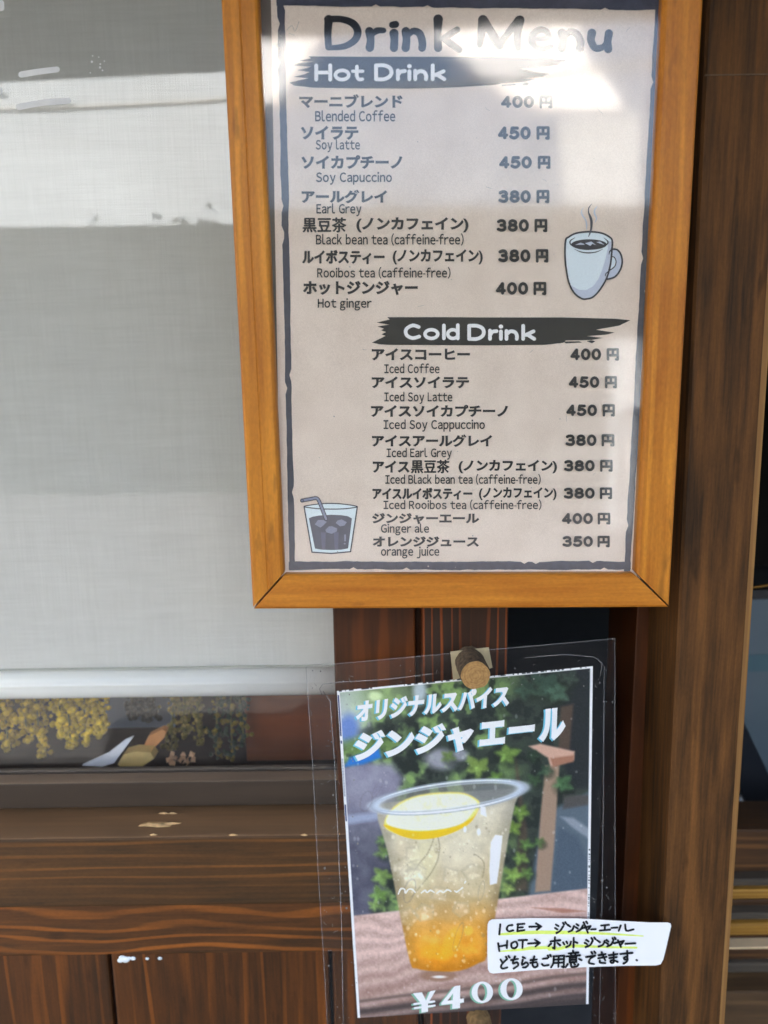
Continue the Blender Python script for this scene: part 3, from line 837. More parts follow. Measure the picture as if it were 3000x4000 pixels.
def heading(poly, extra, label_strokes):
    bb = MB(); bb.poly(poly, PM, 0.0003)
    for e in extra: bb.poly(e, PM, 0.0003)
    o = bb.build('heading_banner', m_black, ms)
    b2 = MB()
    for st in label_strokes:
        if st[0] == 'o': b2.ring(st[1], st[2], st[3], st[4], st[5], PM, 0.0006)
        else: b2.stroke(st[1], st[2], PM, 0.0006, 0, st[3])
    off = wloc(ms)
    o2 = b2.build('heading_lettering', m_wht, o)
    return o
def drink(X, Y0, s):
    f = lambda pts: [(X + s * (x - 390), Y0 + s * (y - 312)) for x, y in pts]
    wd = 18.5 * s
    return [('s', f([(392, 314), (392, 380)]), wd, False), ('s', f([(392, 314), (430, 314), (458, 326), (466, 348), (456, 368), (430, 380), (392, 380)]), wd, True),
            ('s', f([(497, 338), (497, 380)]), wd, False), ('s', f([(499, 358), (510, 344), (530, 341)]), wd, True),
            ('s', f([(551, 318), (553, 318)]), wd * 1.1, False), ('s', f([(552, 342), (552, 380)]), wd, False),
            ('s', f([(580, 340), (580, 380)]), wd, False), ('s', f([(581, 356), (600, 342), (622, 346), (632, 362), (632, 380)]), wd, True),
            ('s', f([(664, 314), (664, 380)]), wd, False), ('s', f([(716, 342), (678, 360)]), wd, False), ('s', f([(684, 358), (720, 380)]), wd, False)]
q = 0.8137
hot = [('s', Z4([(105, 314), (105, 382)]), 18.5 * q, False), ('s', Z4([(172, 314), (172, 382)]), 18.5 * q, False), ('s', Z4([(105, 348), (172, 348)]), 17.5 * q, False),
       ('o', 1150 + q * 229, q * 360, q * 32, q * 22, 17.5 * q),
       ('s', Z4([(300, 320), (300, 362), (308, 380), (326, 380)]), 17.5 * q, True), ('s', Z4([(280, 342), (328, 342)]), 16 * q, False)] + drink(1150 + q * 390, q * 312, q)
heading([(1205, 220), (1400, 222), (1700, 222), (2000, 225), (2150, 229), (2212, 236), (2180, 252), (2110, 262), (2030, 268), (2075, 279), (2147, 288), (2120, 299), (2040, 305), (2090, 309), (2050, 320), (1960, 325), (1935, 331),
         (1800, 340), (1600, 346), (1400, 345), (1220, 342), (1150, 334), (1130, 323), (1175, 312), (1205, 306), (1148, 300), (1190, 290), (1210, 281), (1160, 274), (1200, 266), (1215, 260), (1140, 256), (1175, 246), (1225, 241), (1165, 238), (1215, 228)],
        [[(2040, 325), (2055, 322), (2068, 327), (2058, 334), (2042, 332)], [(1960, 331), (2010, 328), (2022, 332), (1960, 336)]], hot)
K = lambda pts: [(850 + 0.603 * x, 1200 + 0.603 * y) for x, y in pts]
cold = [('s', K([(1303, 128), (1265, 118), (1228, 136), (1218, 160), (1230, 186), (1265, 200), (1306, 190)]), 14, True), ('o', 850 + .603 * 1385, 1200 + .603 * 174, 25, 17, 13.5),
        ('s', K([(1466, 118), (1466, 202)]), 14, False), ('o', 850 + .603 * 1524, 1200 + .603 * 174, 20, 17, 13.5), ('s', K([(1556, 116), (1556, 202)]), 14, False)] + drink(1831, 1271, 0.776)
heading([(1513, 1239), (1700, 1239), (1900, 1240), (2200, 1240), (2404, 1245), (2463, 1251), (2435, 1264), (2420, 1272), (2328, 1288), (2401, 1299), (2370, 1307), (2293, 1313), (2356, 1320), (2310, 1328), (2210, 1330), (2200, 1339), (2127, 1347), (1900, 1349), (1700, 1348),
         (1520, 1347), (1483, 1345), (1453, 1338), (1480, 1325), (1506, 1312), (1490, 1306), (1508, 1297), (1488, 1290), (1500, 1284), (1474, 1275), (1521, 1268), (1471, 1260), (1500, 1253), (1522, 1248)],
        [[(2200, 1334), (2262, 1333), (2275, 1338), (2210, 1341)], [(2292, 1333), (2310, 1329), (2326, 1333), (2312, 1341)]], cold)

# lists
b = MB()
JP = [('マーニブレンド', 1169, 1573, 368, 422), ('ソイラテ', 1175, 1400, 491, 546), ('ソイカプチーノ', 1177, 1572, 606, 660), ('アールグレイ', 1178, 1513, 741, 794),
      ('黒豆茶', 1183, 1352, 850, 907), ('(ノンカフェイン)', 1392, 1830, 848, 908), ('ルイボスティー', 1181, 1501, 977, 1031), ('(ノンカフェイン)', 1534, 1886, 973, 1033), ('ホットジンジャー', 1183, 1632, 1097, 1153),
      ('アイスコーヒー', 1452, 1836, 1360, 1408), ('アイスソイラテ', 1452, 1832, 1470, 1517), ('アイスソイカプチーノ', 1449, 1985, 1581, 1629), ('アイスアールグレイ', 1453, 1923, 1697, 1746),
      ('アイス', 1456, 1600, 1799, 1847), ('黒豆茶', 1606, 1755, 1797, 1848), ('(ノンカフェイン)', 1791, 2176, 1796, 1849), ('アイスルイボスティー', 1456, 1844, 1906, 1951), ('(ノンカフェイン)', 1871, 2174, 1903, 1954), ('ジンジャーエール', 1453, 1872, 2004, 2047), ('オレンジジュース', 1455, 1871, 2095, 2136)]
for t, xa_, xb_, ya, yb in JP:
    if '黒' in t or 'ボ' in t:
        for dx, dy in ((0, 0), (-1.6, 0), (1.6, 0), (0, -1.3), (0, 1.3)): b.text(t, xa_ + dx, xb_ + dx, ya + dy, yb + dy, PM, 0.0003, bold=0.004 if '黒' in t else 0.02)
    else: b.text(t, xa_, xb_, ya, yb, PM, 0.0003, bold=0.046)
EN = [('Blended Coffee', 1231, 1544, 435, 473), ('Soy latte', 1233, 1406, 548, 583), ('Soy Capuccino', 1234, 1531, 675, 710), ('Earl Grey', 1236, 1412, 798, 833), ('Black bean tea (caffeine-free)', 1234, 1811, 918, 954),
      ('Rooibos tea (caffeine-free)', 1239, 1760, 1049, 1083), ('Hot ginger', 1241, 1452, 1168, 1201), ('Iced Coffee', 1501, 1717, 1424, 1457), ('Iced Soy Latte', 1501, 1767, 1534, 1567), ('Iced Soy Cappuccino', 1498, 1894, 1642, 1675),
      ('Iced Earl Grey', 1510, 1765, 1753, 1785), ('Iced Black bean tea (caffeine-free)', 1505, 2112, 1857, 1889), ('Iced Rooibos tea (caffeine-free)', 1498, 2115, 1957, 1988), ('Ginger ale', 1488, 1676, 2049, 2080), ('orange juice', 1488, 1716, 2138, 2170)]
for t, xa_, xb_, ya, yb in EN:
    b.latin(t, xa_, xb_, ya, yb, PM, 0.00045, bold=0.019)
def ell(cx, cy, rx, ry, n=14): return [(cx + rx * math.cos(2 * math.pi * k / n), cy + ry * math.sin(2 * math.pi * k / n)) for k in range(n)]
def digit(ch, X, Yb, wv, hv, wd):
    f = lambda pts: [(X + wd / 2 + x * (wv - wd), Yb - wd / 2 - y * (hv - wd)) for x, y in pts]
    if ch == '4':
        b.stroke(f([(0.74, 0), (0.74, 1)]), wd, PM, 0.0003, 0, False); b.stroke(f([(0.70, 1), (0.0, 0.26)]), wd, PM, 0.0003, 0, False); b.stroke(f([(0.0, 0.26), (1.0, 0.26)]), wd, PM, 0.0003, 0, False)
    elif ch == '0':
        b.stroke(f(ell(0.5, 0.5, 0.5, 0.5)), wd, PM, 0.0003, 0, True, True)
    elif ch == '5':
        b.stroke(f([(0.92, 1), (0.2, 1)]), wd, PM, 0.0003, 0, False); b.stroke(f([(0.2, 1), (0.1, 0.52)]), wd, PM, 0.0003, 0, False)
        b.stroke(f([(0.1, 0.52), (0.5, 0.63), (0.92, 0.48), (0.98, 0.25), (0.7, 0.02), (0.3, 0.0), (0.0, 0.12)]), wd, PM, 0.0003)
    elif ch == '3':
        b.stroke(f([(0.04, 0.9), (0.35, 1), (0.75, 0.97), (0.92, 0.77), (0.78, 0.57), (0.4, 0.53)]), wd, PM, 0.0003)
        b.stroke(f([(0.4, 0.53), (0.82, 0.5), (0.98, 0.26), (0.8, 0.03), (0.4, 0.0), (0.0, 0.1)]), wd, PM, 0.0003)
    elif ch == '8':
        b.stroke(f(ell(0.5, 0.77, 0.42, 0.23)), wd, PM, 0.0003, 0, True, True); b.stroke(f(ell(0.5, 0.27, 0.5, 0.27)), wd, PM, 0.0003, 0, True, True)
PR = [('400', 1957, 2086, 374, 421, 2108, 2158), ('450', 1945, 2073, 494, 544, 2096, 2147), ('450', 1950, 2077, 610, 658, 2101, 2150), ('380', 1947, 2073, 743, 792, 2096, 2146), ('380', 1940, 2066, 856, 905, 2088, 2138), ('380', 1946, 2072, 974, 1024, 2093, 2142), ('400', 1937, 2063, 1102, 1151, 2084, 2134),
      ('400', 2228, 2348, 1361, 1407, 2370, 2418), ('450', 2222, 2341, 1470, 1515, 2363, 2410), ('450', 2212, 2332, 1580, 1625, 2354, 2402), ('380', 2209, 2330, 1697, 1742, 2350, 2400), ('380', 2203, 2323, 1797, 1841, 2344, 2393), ('380', 2202, 2323, 1905, 1948, 2343, 2391), ('400', 2195, 2316, 2004, 2047, 2335, 2384), ('350', 2197, 2316, 2094, 2136, 2334, 2382)]
for t, xa_, xb_, ya, yb, ka, kb in PR:
    wd = 12.0 * (yb - ya) / 48
    dw = (xb_ - xa_ - 8) / 3
    for i, ch in enumerate(t): digit(ch, xa_ + i * (dw + 4), yb, dw, yb - ya, wd)
    wd *= 0.86
    f = lambda pts: [(ka + wd / 2 + x * (kb - ka - wd), yb + 2 - wd / 2 - y * (yb - ya - wd + 3)) for x, y in pts]
    for st in ([(0, 0), (0, 1)], [(0, 1), (1, 1)], [(1, 1), (1, 0)], [(1, 0), (0.82, 0.02)], [(0.5, 1), (0.5, 0.42)], [(0, 0.42), (1, 0.42)]):
        b.stroke(f(st), wd, PM, 0.0003, 0, False)
b.build('price_lettering', m_ink, ms)

# mug picture
b = MB()
G = lambda pts: [(2150 + 0.211 * x, 760 + 0.211 * y) for x, y in pts]
def smooth_loop(pts, k=6):
    out = []; n = len(pts); v = [Vector(p) for p in pts]
    for i in range(n):
        p0, p1, p2, p3 = v[i - 1], v[i], v[(i + 1) % n], v[(i + 2) % n]
        for j in range(k):
            t = j / k
            w_ = 0.5 * ((2 * p1) + (p2 - p0) * t + (2 * p0 - 5 * p1 + 4 * p2 - p3) * t * t + (3 * p1 - p0 - 3 * p2 + p3) * t ** 3)
            out.append((w_.x, w_.y))
    return out
body = [(285, 840), (340, 785), (480, 715), (720, 688), (950, 715), (1100, 790), (1145, 860), (1140, 1010), (1110, 1300), (1035, 1560), (910, 1770), (790, 1895), (680, 1930), (580, 1925), (440, 1820), (340, 1620), (285, 1320), (270, 1050)]
hand = [(1130, 1010), (1235, 1022), (1305, 1110), (1330, 1250), (1290, 1400), (1190, 1525), (1040, 1570), (1010, 1500), (1090, 1405), (1190, 1330), (1215, 1235), (1180, 1162), (1128, 1152), (1085, 1100)]
b.poly(G(smooth_loop(hand, 4)), PM, 0.0003, 1)
b.poly(G(smooth_loop(body, 4)), PM, 0.00035, 0)
b.poly(G([(1140, 870), (1140, 1010), (1110, 1300), (1035, 1560), (910, 1770), (790, 1895), (680, 1925), (580, 1918), (440, 1810), (380, 1680), (520, 1760), (660, 1770), (790, 1700), (890, 1560), (960, 1390), (1020, 1190), (1060, 1000), (1070, 860)]), PM, 0.0004, 1)
b.poly(G([(1130, 1160), (1180, 1170), (1208, 1235), (1185, 1325), (1095, 1395)]), PM, 0.00042, 0)
b.poly(G([(715 + 330 * math.cos(t), 925 + 98 * math.sin(t)) for t in (2 * math.pi * k / 30 for k in range(30))]), PM, 0.00045, 2)
for zz_ in ([(460, 930), (560, 890), (640, 930), (600, 900)], [(640, 900), (760, 870), (850, 940), (780, 910), (740, 950)], [(850, 880), (920, 870), (1000, 930), (930, 910)]):
    b.poly(G(zz_), PM, 0.0005, 1)
ow = 28 * .211
def S(pts, wd, closed=False): b.stroke(G(pts), [v * .211 for v in wd] if isinstance(wd, list) else wd * .211, PM, 0.00055, 2, True, closed)
S(body, 33, True)
S([(1130, 1010), (1235, 1022), (1305, 1110), (1330, 1250), (1290, 1400), (1190, 1525), (1040, 1570)], 33)
S([(1128, 1152), (1180, 1160), (1215, 1235), (1190, 1330), (1090, 1410), (1030, 1460), (1018, 1505)], 18); S([(1128, 1152), (1092, 1405)], 14)
S([(1135, 1020), (1095, 1060), (1085, 1110)], [26, 24, 8])
S([(455, 800), (385, 840), (362, 880), (385, 930), (480, 985), (620, 1015), (760, 1015), (920, 985), (1040, 925), (1062, 870), (990, 800)], [8, 20, 26, 24, 18, 14, 14, 18, 24, 24, 6])
S([(445, 1010), (560, 1060), (700, 1080), (850, 1062), (965, 1012)], [4, 18, 22, 18, 4])
b.poly(G(smooth_loop([(625, 230), (585, 300), (610, 390), (660, 460), (685, 560), (668, 660), (655, 540), (640, 470), (580, 390), (568, 300)])), PM, 0.0006, 1)
b.poly(G(smooth_loop([(770, 170), (722, 250), (720, 330), (770, 430), (785, 540), (760, 680), (700, 790), (735, 640), (735, 500), (715, 410), (695, 330), (705, 240)])), PM, 0.00062, 3)
b.poly(G(smooth_loop([(872, 210), (830, 290), (835, 360), (862, 430), (850, 480), (822, 525), (840, 440), (805, 360), (808, 280)])), PM, 0.00064, 1)
b.build('mug_picture', [m_mug, m_mugs, m_cof, m_navy], ms)

# iced drink picture
b = MB()
H = lambda pts: [(1130 + 0.1929 * x, 1900 + 0.1929 * y) for x, y in pts]
def SH(pts, wd, mi=2, closed=False, sm=True): b.stroke(H(pts), wd * .1929, PM, 0.00055, mi, sm, closed)
m_ice = plain('ice_ink', A(116, 120, 140), 0.6, 0.1, 900)
m_gl = plain('glass_ink', A(196, 208, 216), 0.6, 0.03, 900)
m_cola = plain('iced_coffee_ink', A(62, 64, 78), 0.6, 0.18, 150)
b.poly(H([(300, 410), (460, 1330), (650, 1350), (850, 1356), (1050, 1345), (1240, 1320), (1375, 410), (1200, 372), (1000, 350), (850, 345), (600, 355), (400, 385)]), PM, 0.0003, 0)
b.poly(H([(398, 645), (470, 615), (600, 590), (850, 575), (1050, 582), (1180, 602), (1268, 648), (1230, 960), (1190, 1255), (1050, 1280), (850, 1288), (650, 1280), (520, 1258), (460, 960)]), PM, 0.0004, 1)
for ic in ([(515, 770), (580, 680), (690, 680), (760, 720), (690, 790), (630, 835)], [(940, 740), (980, 690), (1060, 668), (1165, 725), (1120, 790), (1030, 810)], [(730, 880), (800, 812), (860, 805), (970, 850), (965, 910), (860, 960), (750, 930)], [(1112, 975), (1148, 975), (1146, 1110), (1112, 1112)], [(1095, 1160), (1125, 1140), (1150, 1165), (1120, 1178)]):
    b.poly(H(ic), PM, 0.0005, 3)
for (u0, u1) in ((640, 740), (900, 1000)):
    b.poly(H([(u0, 930), (u1, 930), (u1 - 10, 1270), (u0 + 20, 1270)]), PM, 0.00045, 4)
SH([(300, 412), (460, 1332), (850, 1358), (1240, 1322), (1378, 410)], 24, sm=False)
SH([(300, 410), (450, 375), (700, 348), (950, 348), (1200, 372), (1376, 412), (1150, 450), (850, 460), (550, 448)], 20, closed=True)
for wd_, mi, oo in ((78, 2, 0.0006), (46, 3, 0.00065)):
    b.stroke(H([(258, 287), (420, 258), (530, 238), (580, 262), (620, 340), (690, 520), (745, 660)]), wd_ * .1929, PM, oo, mi, True)
b.ring(1130 + .1929 * 258, 1900 + .1929 * 287, 4.5, 6.5, 3, PM, 0.0007, 2)
b.build('iced_drink_picture', [m_gl, m_cola, m_cof, m_ice, plain('iced_coffee_streak_ink', A(78, 80, 102), 0.6, 0.1, 200)], ms)

# ------------------------------------------------------------------ laminated poster
po = thing('laminated_poster', PB(1850, 4060), 'laminated photo poster of a ginger drink in a clear cup pinned to the upright', 'poster')
def pgrid(q, nx, ny, off, th=0.0):
    TL, TR, BR, BL = (Vector(p) for p in q)
    b = MB(); vs = []; pxs = np.zeros((ny + 1, nx + 1, 2))
    for j in range(ny + 1):
        for i in range(nx + 1):
            s_, t_ = i / nx, j / ny
            p = TL.lerp(TR, s_).lerp(BL.lerp(BR, s_), t_)
            pxs[j, i] = p; vs.append(PB(p.x, p.y, off))
    b.add(vs, [(j * (nx + 1) + i, (j + 1) * (nx + 1) + i, (j + 1) * (nx + 1) + i + 1, j * (nx + 1) + i + 1) for j in range(ny) for i in range(nx)])
    return b, pxs
b, _ = pgrid([(1194, 2604), (2402, 2494), (2404, 4060), (1282, 4090)], 24, 30, 0.0006)
b.build('film', m_film, po, smooth=True)
# ridge of the film where it is sealed round the print
b = MB()
def ridge(pts, r=0.00025):
    b.tube([PB(x, y, 0.0008) for x, y in pts], r, 6)
m_edge = glazing('film_edge', 1.5, 0.1, 0.22)  # whitish veil paints in the sheen of the film edge
ridge([(1195, 2604), (1500, 2576), (1800, 2549), (2100, 2522), (2402, 2494)], 0.00016); ridge([(1195, 2604), (1222, 3000), (1242, 3400), (1262, 3700), (1283, 4080)], 0.00016); ridge([(2402, 2494), (2402, 3000), (2403, 3500), (2404, 4060)], 0.00014)
ridge([(1260, 2720), (1248, 2690), (1262, 2672), (1330, 2664), (1500, 2655), (1690, 2632)]); ridge([(1262, 2700), (1290, 2740), (1308, 3000), (1322, 3300), (1334, 3600), (1342, 4060)])
ridge([(2050, 2570), (2200, 2556), (2320, 2566), (2352, 2590), (2345, 2640)], 0.00018); ridge([(2360, 2600), (2358, 3000), (2352, 3500), (2340, 4040)], 0.00015)
b.build('sealed_edge', m_edge, po, smooth=True)

# dust and scratches lying on the film
b = MB(); dr_ = random.Random(12)
for k in range(190):
    u_ = dr_.random()
    if u_ < 0.45: x, y = dr_.uniform(1205, 1400), dr_.uniform(2610, 3990)
    elif u_ < 0.75: x, y = dr_.uniform(2312, 2398), dr_.uniform(2530, 3980)
    else: x, y = dr_.uniform(1220, 2380), dr_.uniform(2560, 2680)
    if x < 1200 + (y - 2604) * 0.06 or y < 2604 - (x - 1195) * 0.091 + 6: continue
    if dr_.random() < 0.75:
        r = abs(dr_.gauss(0, 1.3)) + 0.8
        b.poly([(x + r * math.cos(t), y + r * math.sin(t) * 1.2) for t in (2 * math.pi * q / 6 for q in range(6))], PB, 0.0008)
    else:
        a_ = dr_.uniform(0, 6.28); l_ = dr_.uniform(6, 22)
        b.stroke([(x, y), (x + l_ * .5 * math.cos(a_) + dr_.uniform(-3, 3), y + l_ * .5 * math.sin(a_)), (x + l_ * math.cos(a_), y + l_ * math.sin(a_))], [0.8, 1.3, 0.7], PB, 0.0008)
set_tag(b.build('dust', plain('grey_dust', A(112, 110, 108), .9, .2, 300), po), kind='stuff')

# the printed photograph: ink colours laid on a fine grid of the sheet
NXp, NYp = 330, 430
b, PX = pgrid([(1316, 2699), (2316, 2602), (2299, 3922), (1397, 3976)], NXp, NYp, 0.0)
Xp, Yp = PX[..., 0], PX[..., 1]
rs = np.random.RandomState(4)
def vnoise(sc, seed, oct_=3):
    out = np.zeros_like(Xp); amp = 1.0; tot = 0
    for o in range(oct_):
        r = np.random.RandomState(seed + o * 17).rand(96, 96)
        u = (Xp - 1200) / sc * (2 ** o) % 95; v = (Yp - 2500) / sc * (2 ** o) % 95
        i, j = u.astype(int), v.astype(int); fu, fv = u - i, v - j
        fu = fu * fu * (3 - 2 * fu); fv = fv * fv * (3 - 2 * fv)
        out += amp * ((r[j, i] * (1 - fu) + r[j, i + 1] * fu) * (1 - fv) + (r[j + 1, i] * (1 - fu) + r[j + 1, i + 1] * fu) * fv)
        tot += amp; amp *= 0.5
    return out / tot
def sstep(a, b_, x): t = np.clip((x - a) / (b_ - a), 0, 1); return t * t * (3 - 2 * t)
def pmask(pts, soft=4.0):
    """soft-edged polygon mask"""
    inside = np.zeros(Xp.shape, bool); dist = np.full(Xp.shape, 1e9); n = len(pts)
    for i in range(n):
        x1, y1 = pts[i]; x2, y2 = pts[(i + 1) % n]
        cond = ((y1 > Yp) != (y2 > Yp))
        xi = (x2 - x1) * (Yp - y1) / ((y2 - y1) if y2 != y1 else 1e-9) + x1
        inside ^= cond & (Xp < xi)
        dx, dy = x2 - x1, y2 - y1
        t = np.clip(((Xp - x1) * dx + (Yp - y1) * dy) / (dx * dx + dy * dy + 1e-9), 0, 1)
        dist = np.minimum(dist, np.hypot(Xp - x1 - t * dx, Yp - y1 - t * dy))
    sd_ = np.where(inside, dist, -dist)
    return sstep(-soft, soft, sd_)
def emask(cx, cy, rx, ry, rot=0.0, soft=0.1):
    c_, s_ = math.cos(rot), math.sin(rot)
    u = ((Xp - cx) * c_ + (Yp - cy) * s_) / rx; v = (-(Xp - cx) * s_ + (Yp - cy) * c_) / ry
    return sstep(1 + soft, 1 - soft, np.hypot(u, v))
img = np.zeros(Xp.shape + (3,))
def put(mask, col, k=1.0):
    global img
    c = np.array(col, float) if not isinstance(col, np.ndarray) else col
    img = img * (1 - mask[..., None] * k) + c * mask[..., None] * k
# background foliage, out of focus
n1, n2, n3 = vnoise(95, 1), vnoise(45, 5), vnoise(20, 9)
put(np.ones_like(Xp), (42, 50, 44))
fol = sstep(0.46, 0.62, n1 * 0.6 + n2 * 0.4) * sstep(2120, 1900, Xp)
put(fol, (98, 122, 74), 0.85)
put(sstep(0.60, 0.72, n2) * sstep(2080, 1850, Xp), (120, 148, 82), 0.6)
put(sstep(0.5, 0.36, n2) * 0.7, (24, 30, 28))
put(emask(1370, 2770, 80, 110, 0.2, 0.6), (176, 186, 182), 0.85); put(emask(1500, 2720, 120, 70, 0, 0.8), (128, 150, 100), 0.7)
put(emask(1465, 2720, 26, 18, 0, .5), (190, 205, 160), .8); put(emask(1640, 2700, 26, 46, 0, 0.6), (190, 200, 210), 0.7)
put(emask(1360, 2850, 40, 60, 0.1, .5), (84, 110, 168), 0.9); put(emask(1430, 2910, 110, 35, -0.1, .5), (86, 112, 58), .8)
put(emask(1720, 2965, 60, 40, 0.1, .5), (160, 158, 170), 0.75); put(emask(1800, 2950, 30, 22, 0, .5), (150, 150, 160), .7)
# grey road at the left
road = pmask([(1300, 3000), (1420, 2975), (1530, 2985), (1575, 3040), (1540, 3140), (1520, 3260), (1530, 3400), (1460, 3590), (1300, 3600)], 22)
rc = np.stack([118 - 44 * sstep(3080, 3330, Yp), 116 - 42 * sstep(3080, 3330, Yp), 132 - 44 * sstep(3080, 3330, Yp)], -1) + (n2[..., None] - 0.5) * 30
put(road, rc, 0.97)
put(pmask([(1350, 3185), (1490, 3170), (1495, 3200), (1350, 3222)], 12), (146, 156, 178), .7)
put(pmask([(1345, 2995), (1365, 2960), (1480, 2920), (1490, 2960), (1420, 2985)], 9), (34, 98, 168))
# right side: slate wall, timber post, ivy
put(pmask([(2200, 2560), (2330, 2560), (2330, 3080), (2230, 3080), (2190, 2950)], 14), (30, 34, 36), .95)
put(pmask([(2120, 3180), (2330, 3080), (2330, 3520), (2060, 3520)], 14), (76, 88, 98), .95)
put(pmask([(2200, 3105), (2320, 3105), (2320, 3140), (2200, 3160)], 9), (66, 64, 62)); put(pmask([(2190, 3190), (2240, 3195), (2320, 3250), (2320, 3290), (2240, 3235)], 9), (128, 134, 142), .8)
put(pmask([(2180, 3230), (2260, 3270), (2320, 3420), (2320, 3480), (2150, 3490)], 14), (60, 72, 84), .7)
put(pmask([(2190, 2760), (2240, 2750), (2225, 2930), (2180, 2930)], 8), (72, 58, 48), .9)
put(pmask([(2130, 2990), (2185, 2990), (2165, 3300), (2150, 3480), (2090, 3485), (2110, 3200)], 7), (134, 112, 94))
put(pmask([(2010, 2960), (2010, 2950), (2020, 2980), (2060, 3250), (2060, 3480), (2010, 3480), (2030, 3200)], 10), (74, 58, 48), .7)
put(pmask([(2066, 2915), (2110, 2905), (2245, 2935), (2242, 2968), (2150, 2995), (2140, 2960)], 6), (172, 138, 120)); put(pmask([(2150, 2962), (2242, 2950), (2240, 2975), (2160, 2996)], 6), (138, 96, 76))
def leaf(cx, cy, r, col, rot=0.0, soft=4):
    pts = []
    for k in range(40):
        a = 2 * math.pi * k / 40 + rot
        ph = (2.5 * (a - rot) / math.pi) % 1.0
        rr = 0.95 * r * (0.56 + 0.44 * (abs(ph - 0.5) * 2) ** 1.2) * (1 + 0.22 * math.sin(a + cx) + 0.12 * math.sin(3 * a + cy))
        pts.append((cx + rr * math.cos(a), cy + rr * 0.85 * math.sin(a)))
    m_ = pmask(pts, 10)
    put(emask(cx + 6, cy + 10, r * .9, r * .8, 0, .5), (26, 34, 24), .5)
    put(m_, np.array(col, float) * (0.50 + 0.75 * n3[..., None]), .72)
    ca_, sa_ = math.cos(rot), math.sin(rot)
    put(m_ * sstep(-2, 10, (Xp - cx) * sa_ - (Yp - cy) * ca_), np.array(col, float) * .62, .55)
for (cx, cy, r, col, rot) in ((1870, 3000, 55, (148, 178, 84), .3), (1975, 2950, 50, (132, 168, 76), .9), (1750, 2960, 30, (120, 150, 70), .2), (1940, 3040, 36, (112, 150, 66), .4), (1955, 2785, 34, (84, 104, 70), .3), (1660, 2900, 40, (150, 176, 104), .1), (1590, 2860, 40, (104, 128, 84), .6),
                             (2140, 2685, 70, (64, 92, 76), .1), (2180, 2700, 52, (80, 108, 88), .8), (2060, 2690, 52, (52, 74, 60), .5), (2220, 2650, 40, (66, 80, 70), .2), (2195, 3065, 44, (84, 124, 78), .4), (2135, 3010, 30, (58, 86, 62), .2), (2090, 3050, 30, (62, 92, 56), .2), (2080, 2950, 30, (48, 70, 50), .2),
                             (2030, 3170, 40, (120, 156, 66), .3), (2000, 3235, 36, (136, 170, 70), .8), (2050, 3300, 30, (96, 136, 66), .2), (2030, 3350, 34, (124, 160, 74), .5), (2000, 3420, 40, (146, 182, 84), .1), (2060, 3410, 30, (110, 150, 70), .2), (1985, 3470, 28, (170, 196, 100), .3), (2110, 3290, 24, (92, 130, 66), .2),
                             (1495, 3420, 46, (140, 176, 86), .2), (1480, 3500, 40, (120, 160, 74), .7), (1500, 3330, 34, (122, 156, 80), .4), (1460, 3540, 26, (150, 186, 96), .1), (1490, 3280, 26, (110, 146, 76), .1)):
    leaf(cx, cy, r, col, rot)
# table
tline = 3579 + (Xp - 1367) * (3470 - 3579) / (2301 - 1367)
tb = sstep(-5, 5, Yp - tline)
gl_ = (Yp - tline)
ringn = 0.5 + 0.5 * np.sin(gl_ * 0.11 + 4 * vnoise(160, 31, 2) * 3.0 + (Xp - 1300) * 0.004)
fine = vnoise(9, 41, 2)
tc = np.array((186, 160, 150.0)) - ringn[..., None] * np.array((22, 24, 24.0)) + (fine[..., None] - 0.5) * 26 - sstep(120, 330, gl_)[..., None] * 26
put(tb, tc)
for (o_, h_, col) in ((330, 8, (92, 76, 70)), (372, 16, (58, 50, 48)), (412, 9, (84, 72, 68)), (440, 40, (42, 38, 38))):
    put(tb * np.exp(-((gl_ - o_ - 14 * vnoise(200, 51, 1)) / h_) ** 2), col, .9)
put(pmask([(2075, 3545), (2200, 3548), (2290, 3560), (2200, 3566)], 5), (136, 84, 66), .7)
# cup
put(emask(1712, 3812, 72, 22, 0.0, .25), (126, 96, 78), .85); put(emask(1716, 3816, 26, 5, 0, .6), (230, 225, 220), .8)
cup = pmask(smooth_loop([(1472, 3160), (1560, 3130), (1752, 3100), (1930, 3085), (2030, 3085), (2012, 3140), (1985, 3280), (1945, 3520), (1904, 3728), (1870, 3762), (1795, 3792), (1700, 3794), (1627, 3783), (1602, 3758), (1560, 3560), (1515, 3330)], 3), 5)
yy = (Yp - 3160) / 630 + (Xp - 1750) * 0.00012
st = [0, .22, .45, .58, .70, .82, 1.0]
cr = np.stack([np.interp(yy, st, [186, 184, 176, 172, 186, 206, 218]), np.interp(yy, st, [178, 174, 160, 148, 138, 142, 138]), np.interp(yy, st, [158, 148, 126, 104, 66, 44, 26])], -1)
cr += (n2[..., None] - .5) * 34 + (n3[..., None] - .5) * 14
edge = 1 - pmask([(1520, 3196), (1980, 3140), (1920, 3500), (1870, 3730), (1700, 3770), (1635, 3740), (1575, 3480)], 34)
cr = cr * (1 - 0.20 * edge[..., None])
put(cup, cr, .98)
for (cx, cy, rx, ry, rot, col, k) in ((1650, 3380, 60, 110, .3, (196, 190, 150), .5), (1800, 3340, 90, 60, -.2, (198, 190, 168), .45), (1840, 3460, 70, 40, .2, (190, 180, 150), .4), (1590, 3290, 40, 70, .1, (180, 168, 140), .5), (1760, 3560, 90, 40, .1, (160, 128, 80), .4), (1830, 3635, 18, 18, 0, (214, 164, 60), .8), (1760, 3690, 30, 70, .4, (226, 160, 40), .5), (1700, 3720, 60, 30, 0, (224, 150, 30), .5)):
    put(emask(cx, cy, rx, ry, rot, .35) * cup, col, k)
